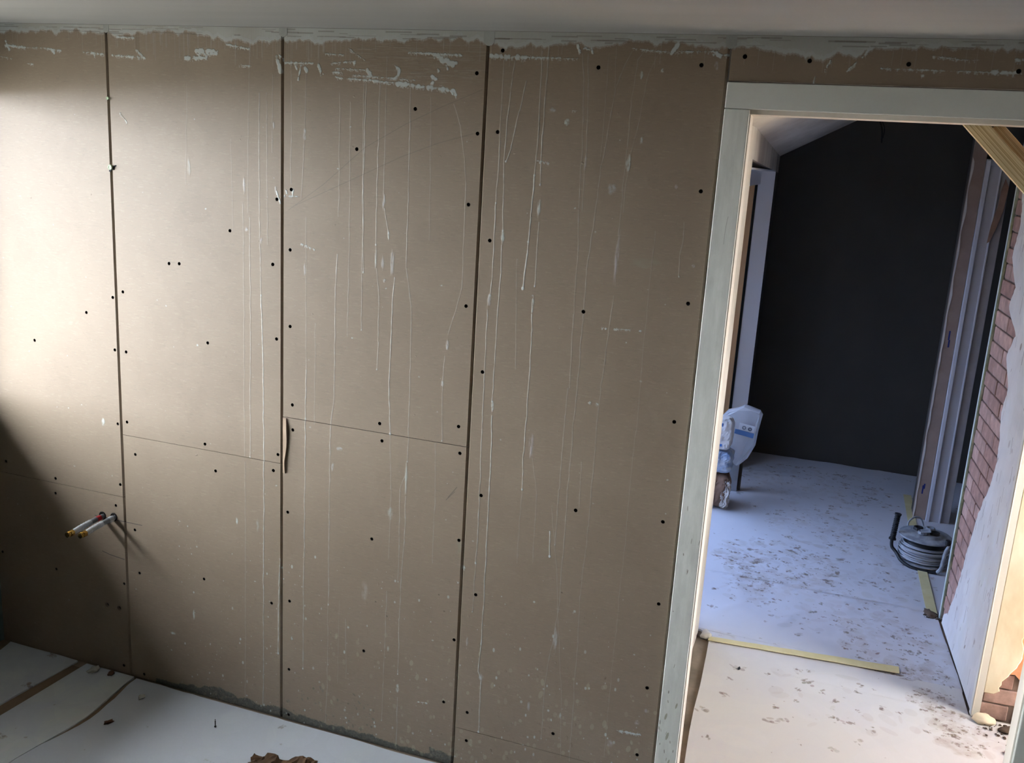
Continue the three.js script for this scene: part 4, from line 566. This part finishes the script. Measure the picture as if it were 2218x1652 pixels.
{
  const film = new THREE.MeshPhysicalMaterial({ color: '#f6f8fb', transmission: 0.66, thickness: 0, roughness: 0.25, side: THREE.DoubleSide });
  const g = group('plastic_bag', 'clear plastic bag with a blue and white label leaning against the sacks', 'bag', [-0.398, 0.215, -2.955], 0);
  const P = [[0.0, 0.0], [0.045, 0.05], [0.075, 0.13], [0.083, 0.21], [0.092, 0.305], [0.086, 0.318], [0.05, 0.328], [0.005, 0.342], [-0.03, 0.322], [-0.075, 0.3], [-0.1, 0.27], [-0.1, 0.12], [-0.06, 0.03]];
  const e = new THREE.ExtrudeGeometry(new THREE.Shape(P.map((p) => new THREE.Vector2(...p))), { depth: 0.004, bevelEnabled: true, bevelSize: 0.012, bevelThickness: 0.035, bevelSegments: 5 });
  const m0 = mergeVertices(e.deleteAttribute('normal').deleteAttribute('uv'), 1e-4), q = m0.attributes.position; for (let i = 0; i < q.count; i++) { const x = q.getX(i), y = q.getY(i), z = q.getZ(i); q.setXYZ(i, x + 0.007 * perlin.noise(x * 40, y * 40, z * 40), y + 0.006 * perlin.noise(x * 50, y * 30, 3), z + 0.026 * perlin.noise(x * 22, y * 22, 1) + 0.012 * Math.abs(perlin.noise(x * 50, y * 50, 4)) - 0.02 * y); }
  mesh('film', metric(toCreasedNormals(m0, 0.35)), film, g);
  mesh('label_white', rbx(-0.02, 0.068, 0, 0.04, 0, 0.002, 0.0008).rotateZ(-0.12).translate(0.005, 0.212, 0.045), plain('#dfe3e8', 0.5), g);
  mesh('label_blue', rbx(-0.04, 0.068, 0, 0.028, 0, 0.002, 0.0008).rotateZ(-0.14).translate(0.005, 0.182, 0.045), plain('#5b86bd', 0.5), g);
  mesh('label_ring', [clean(new THREE.TorusGeometry(0.009, 0.002, 8, 20)).translate(0.017, 0.228, 0.049), clean(new THREE.TorusGeometry(0.008, 0.0035, 8, 20)).translate(0.05, 0.224, 0.049)], plain('#6a717c', 0.5), g);
  const p = group('board_offcut', 'grey board offcut standing behind the sacks', 'board', [-0.405, 0.008, -3.06], 0.1);
  mesh('board_panel', rbx(-0.1, 0.012, 0, 0.26, -0.012, 0.012, 0.002), grained([150, 150, 154], [128, 128, 130], { seed: 85, repeat: 3 }), p);
  mesh('dark_edge', rbx(0.0125, 0.032, 0.01, 0.24, -0.06, 0.0, 0.004), grained([70, 62, 48], [44, 40, 34], { seed: 86, repeat: 6 }), p);
}

// ---------------------------------------------------------------- timber brace in the doorway and hanging cable
{
  const g = group('timber_brace', 'raw timber brace fixed diagonally in the upper right of the doorway', 'timber', [0.22, 2.003, -0.05]);
  const L = 0.52, ang = -0.768;                                    // runs down to the right jamb
  const front = prism([[0, 0.046], [0, 0], [0.028, 0], [0.028, 0.058], [0.012, 0.058]], L).rotateY(Math.PI / 2);
  const o = new THREE.Group();
  const a = mesh('front_board', rbx(0, L, 0, 0.04, -0.022, 0, 0.002), M.timber, g); a.rotation.z = ang; a.position.set(0.0, 0.0, 0); a.material = braceMaterial(0);
  const b = mesh('back_board', rbx(0.06, L, 0.036, 0.062, -0.026, -0.008, 0.003), M.timberSide, g); b.rotation.z = ang; b.material = braceMaterial(1);
}
function braceMaterial(k) {
  const w = 1024, h = 128, c = canvas(w, h), x = c.getContext('2d'), r = rng(95 + k); x.fillStyle = k ? '#c0a078' : '#d2c096'; x.fillRect(0, 0, w, h);
  for (let i = 0; i < 46; i++) { const y = r() * h, v = r(); x.strokeStyle = v < 0.55 ? `rgba(150,122,78,${0.15 + r() * 0.4})` : `rgba(240,226,188,${0.15 + r() * 0.4})`; x.lineWidth = 1 + r() * 5; x.beginPath(); for (let q = 0; q <= w; q += 32) x.lineTo(q, y + 5 * perlin.noise(q * 0.004, i * 3.3, k)); x.stroke(); }
  const t = texture(c); t.repeat.set(1 / 0.52, 1 / 0.04); return new THREE.MeshStandardMaterial({ map: t, roughness: 0.75 });
}
{
  const g = group('hanging_cable', 'black cable ends hanging from the dark far ceiling', 'cable', [0.09, 2.23, -3.3]);
  mesh('cable', tube([[0, 0.06, 0], [0.004, 0, 0], [0.02, -0.05, 0], [0.04, -0.11, 0.005], [0.047, -0.175, 0.005]], 0.0045, 30, 8), M.blackRubber, g);
  mesh('cable', tube([[0.006, 0.06, 0], [0.012, 0, 0], [0.03, -0.05, 0.005], [0.052, -0.1, 0.01], [0.05, -0.15, 0.01]], 0.003, 30, 8), M.blackRubber, g);
}
scene.traverse((o) => { if (o.isMesh) { o.castShadow = o.receiveShadow = true; } });
renderer.render(scene, camera);
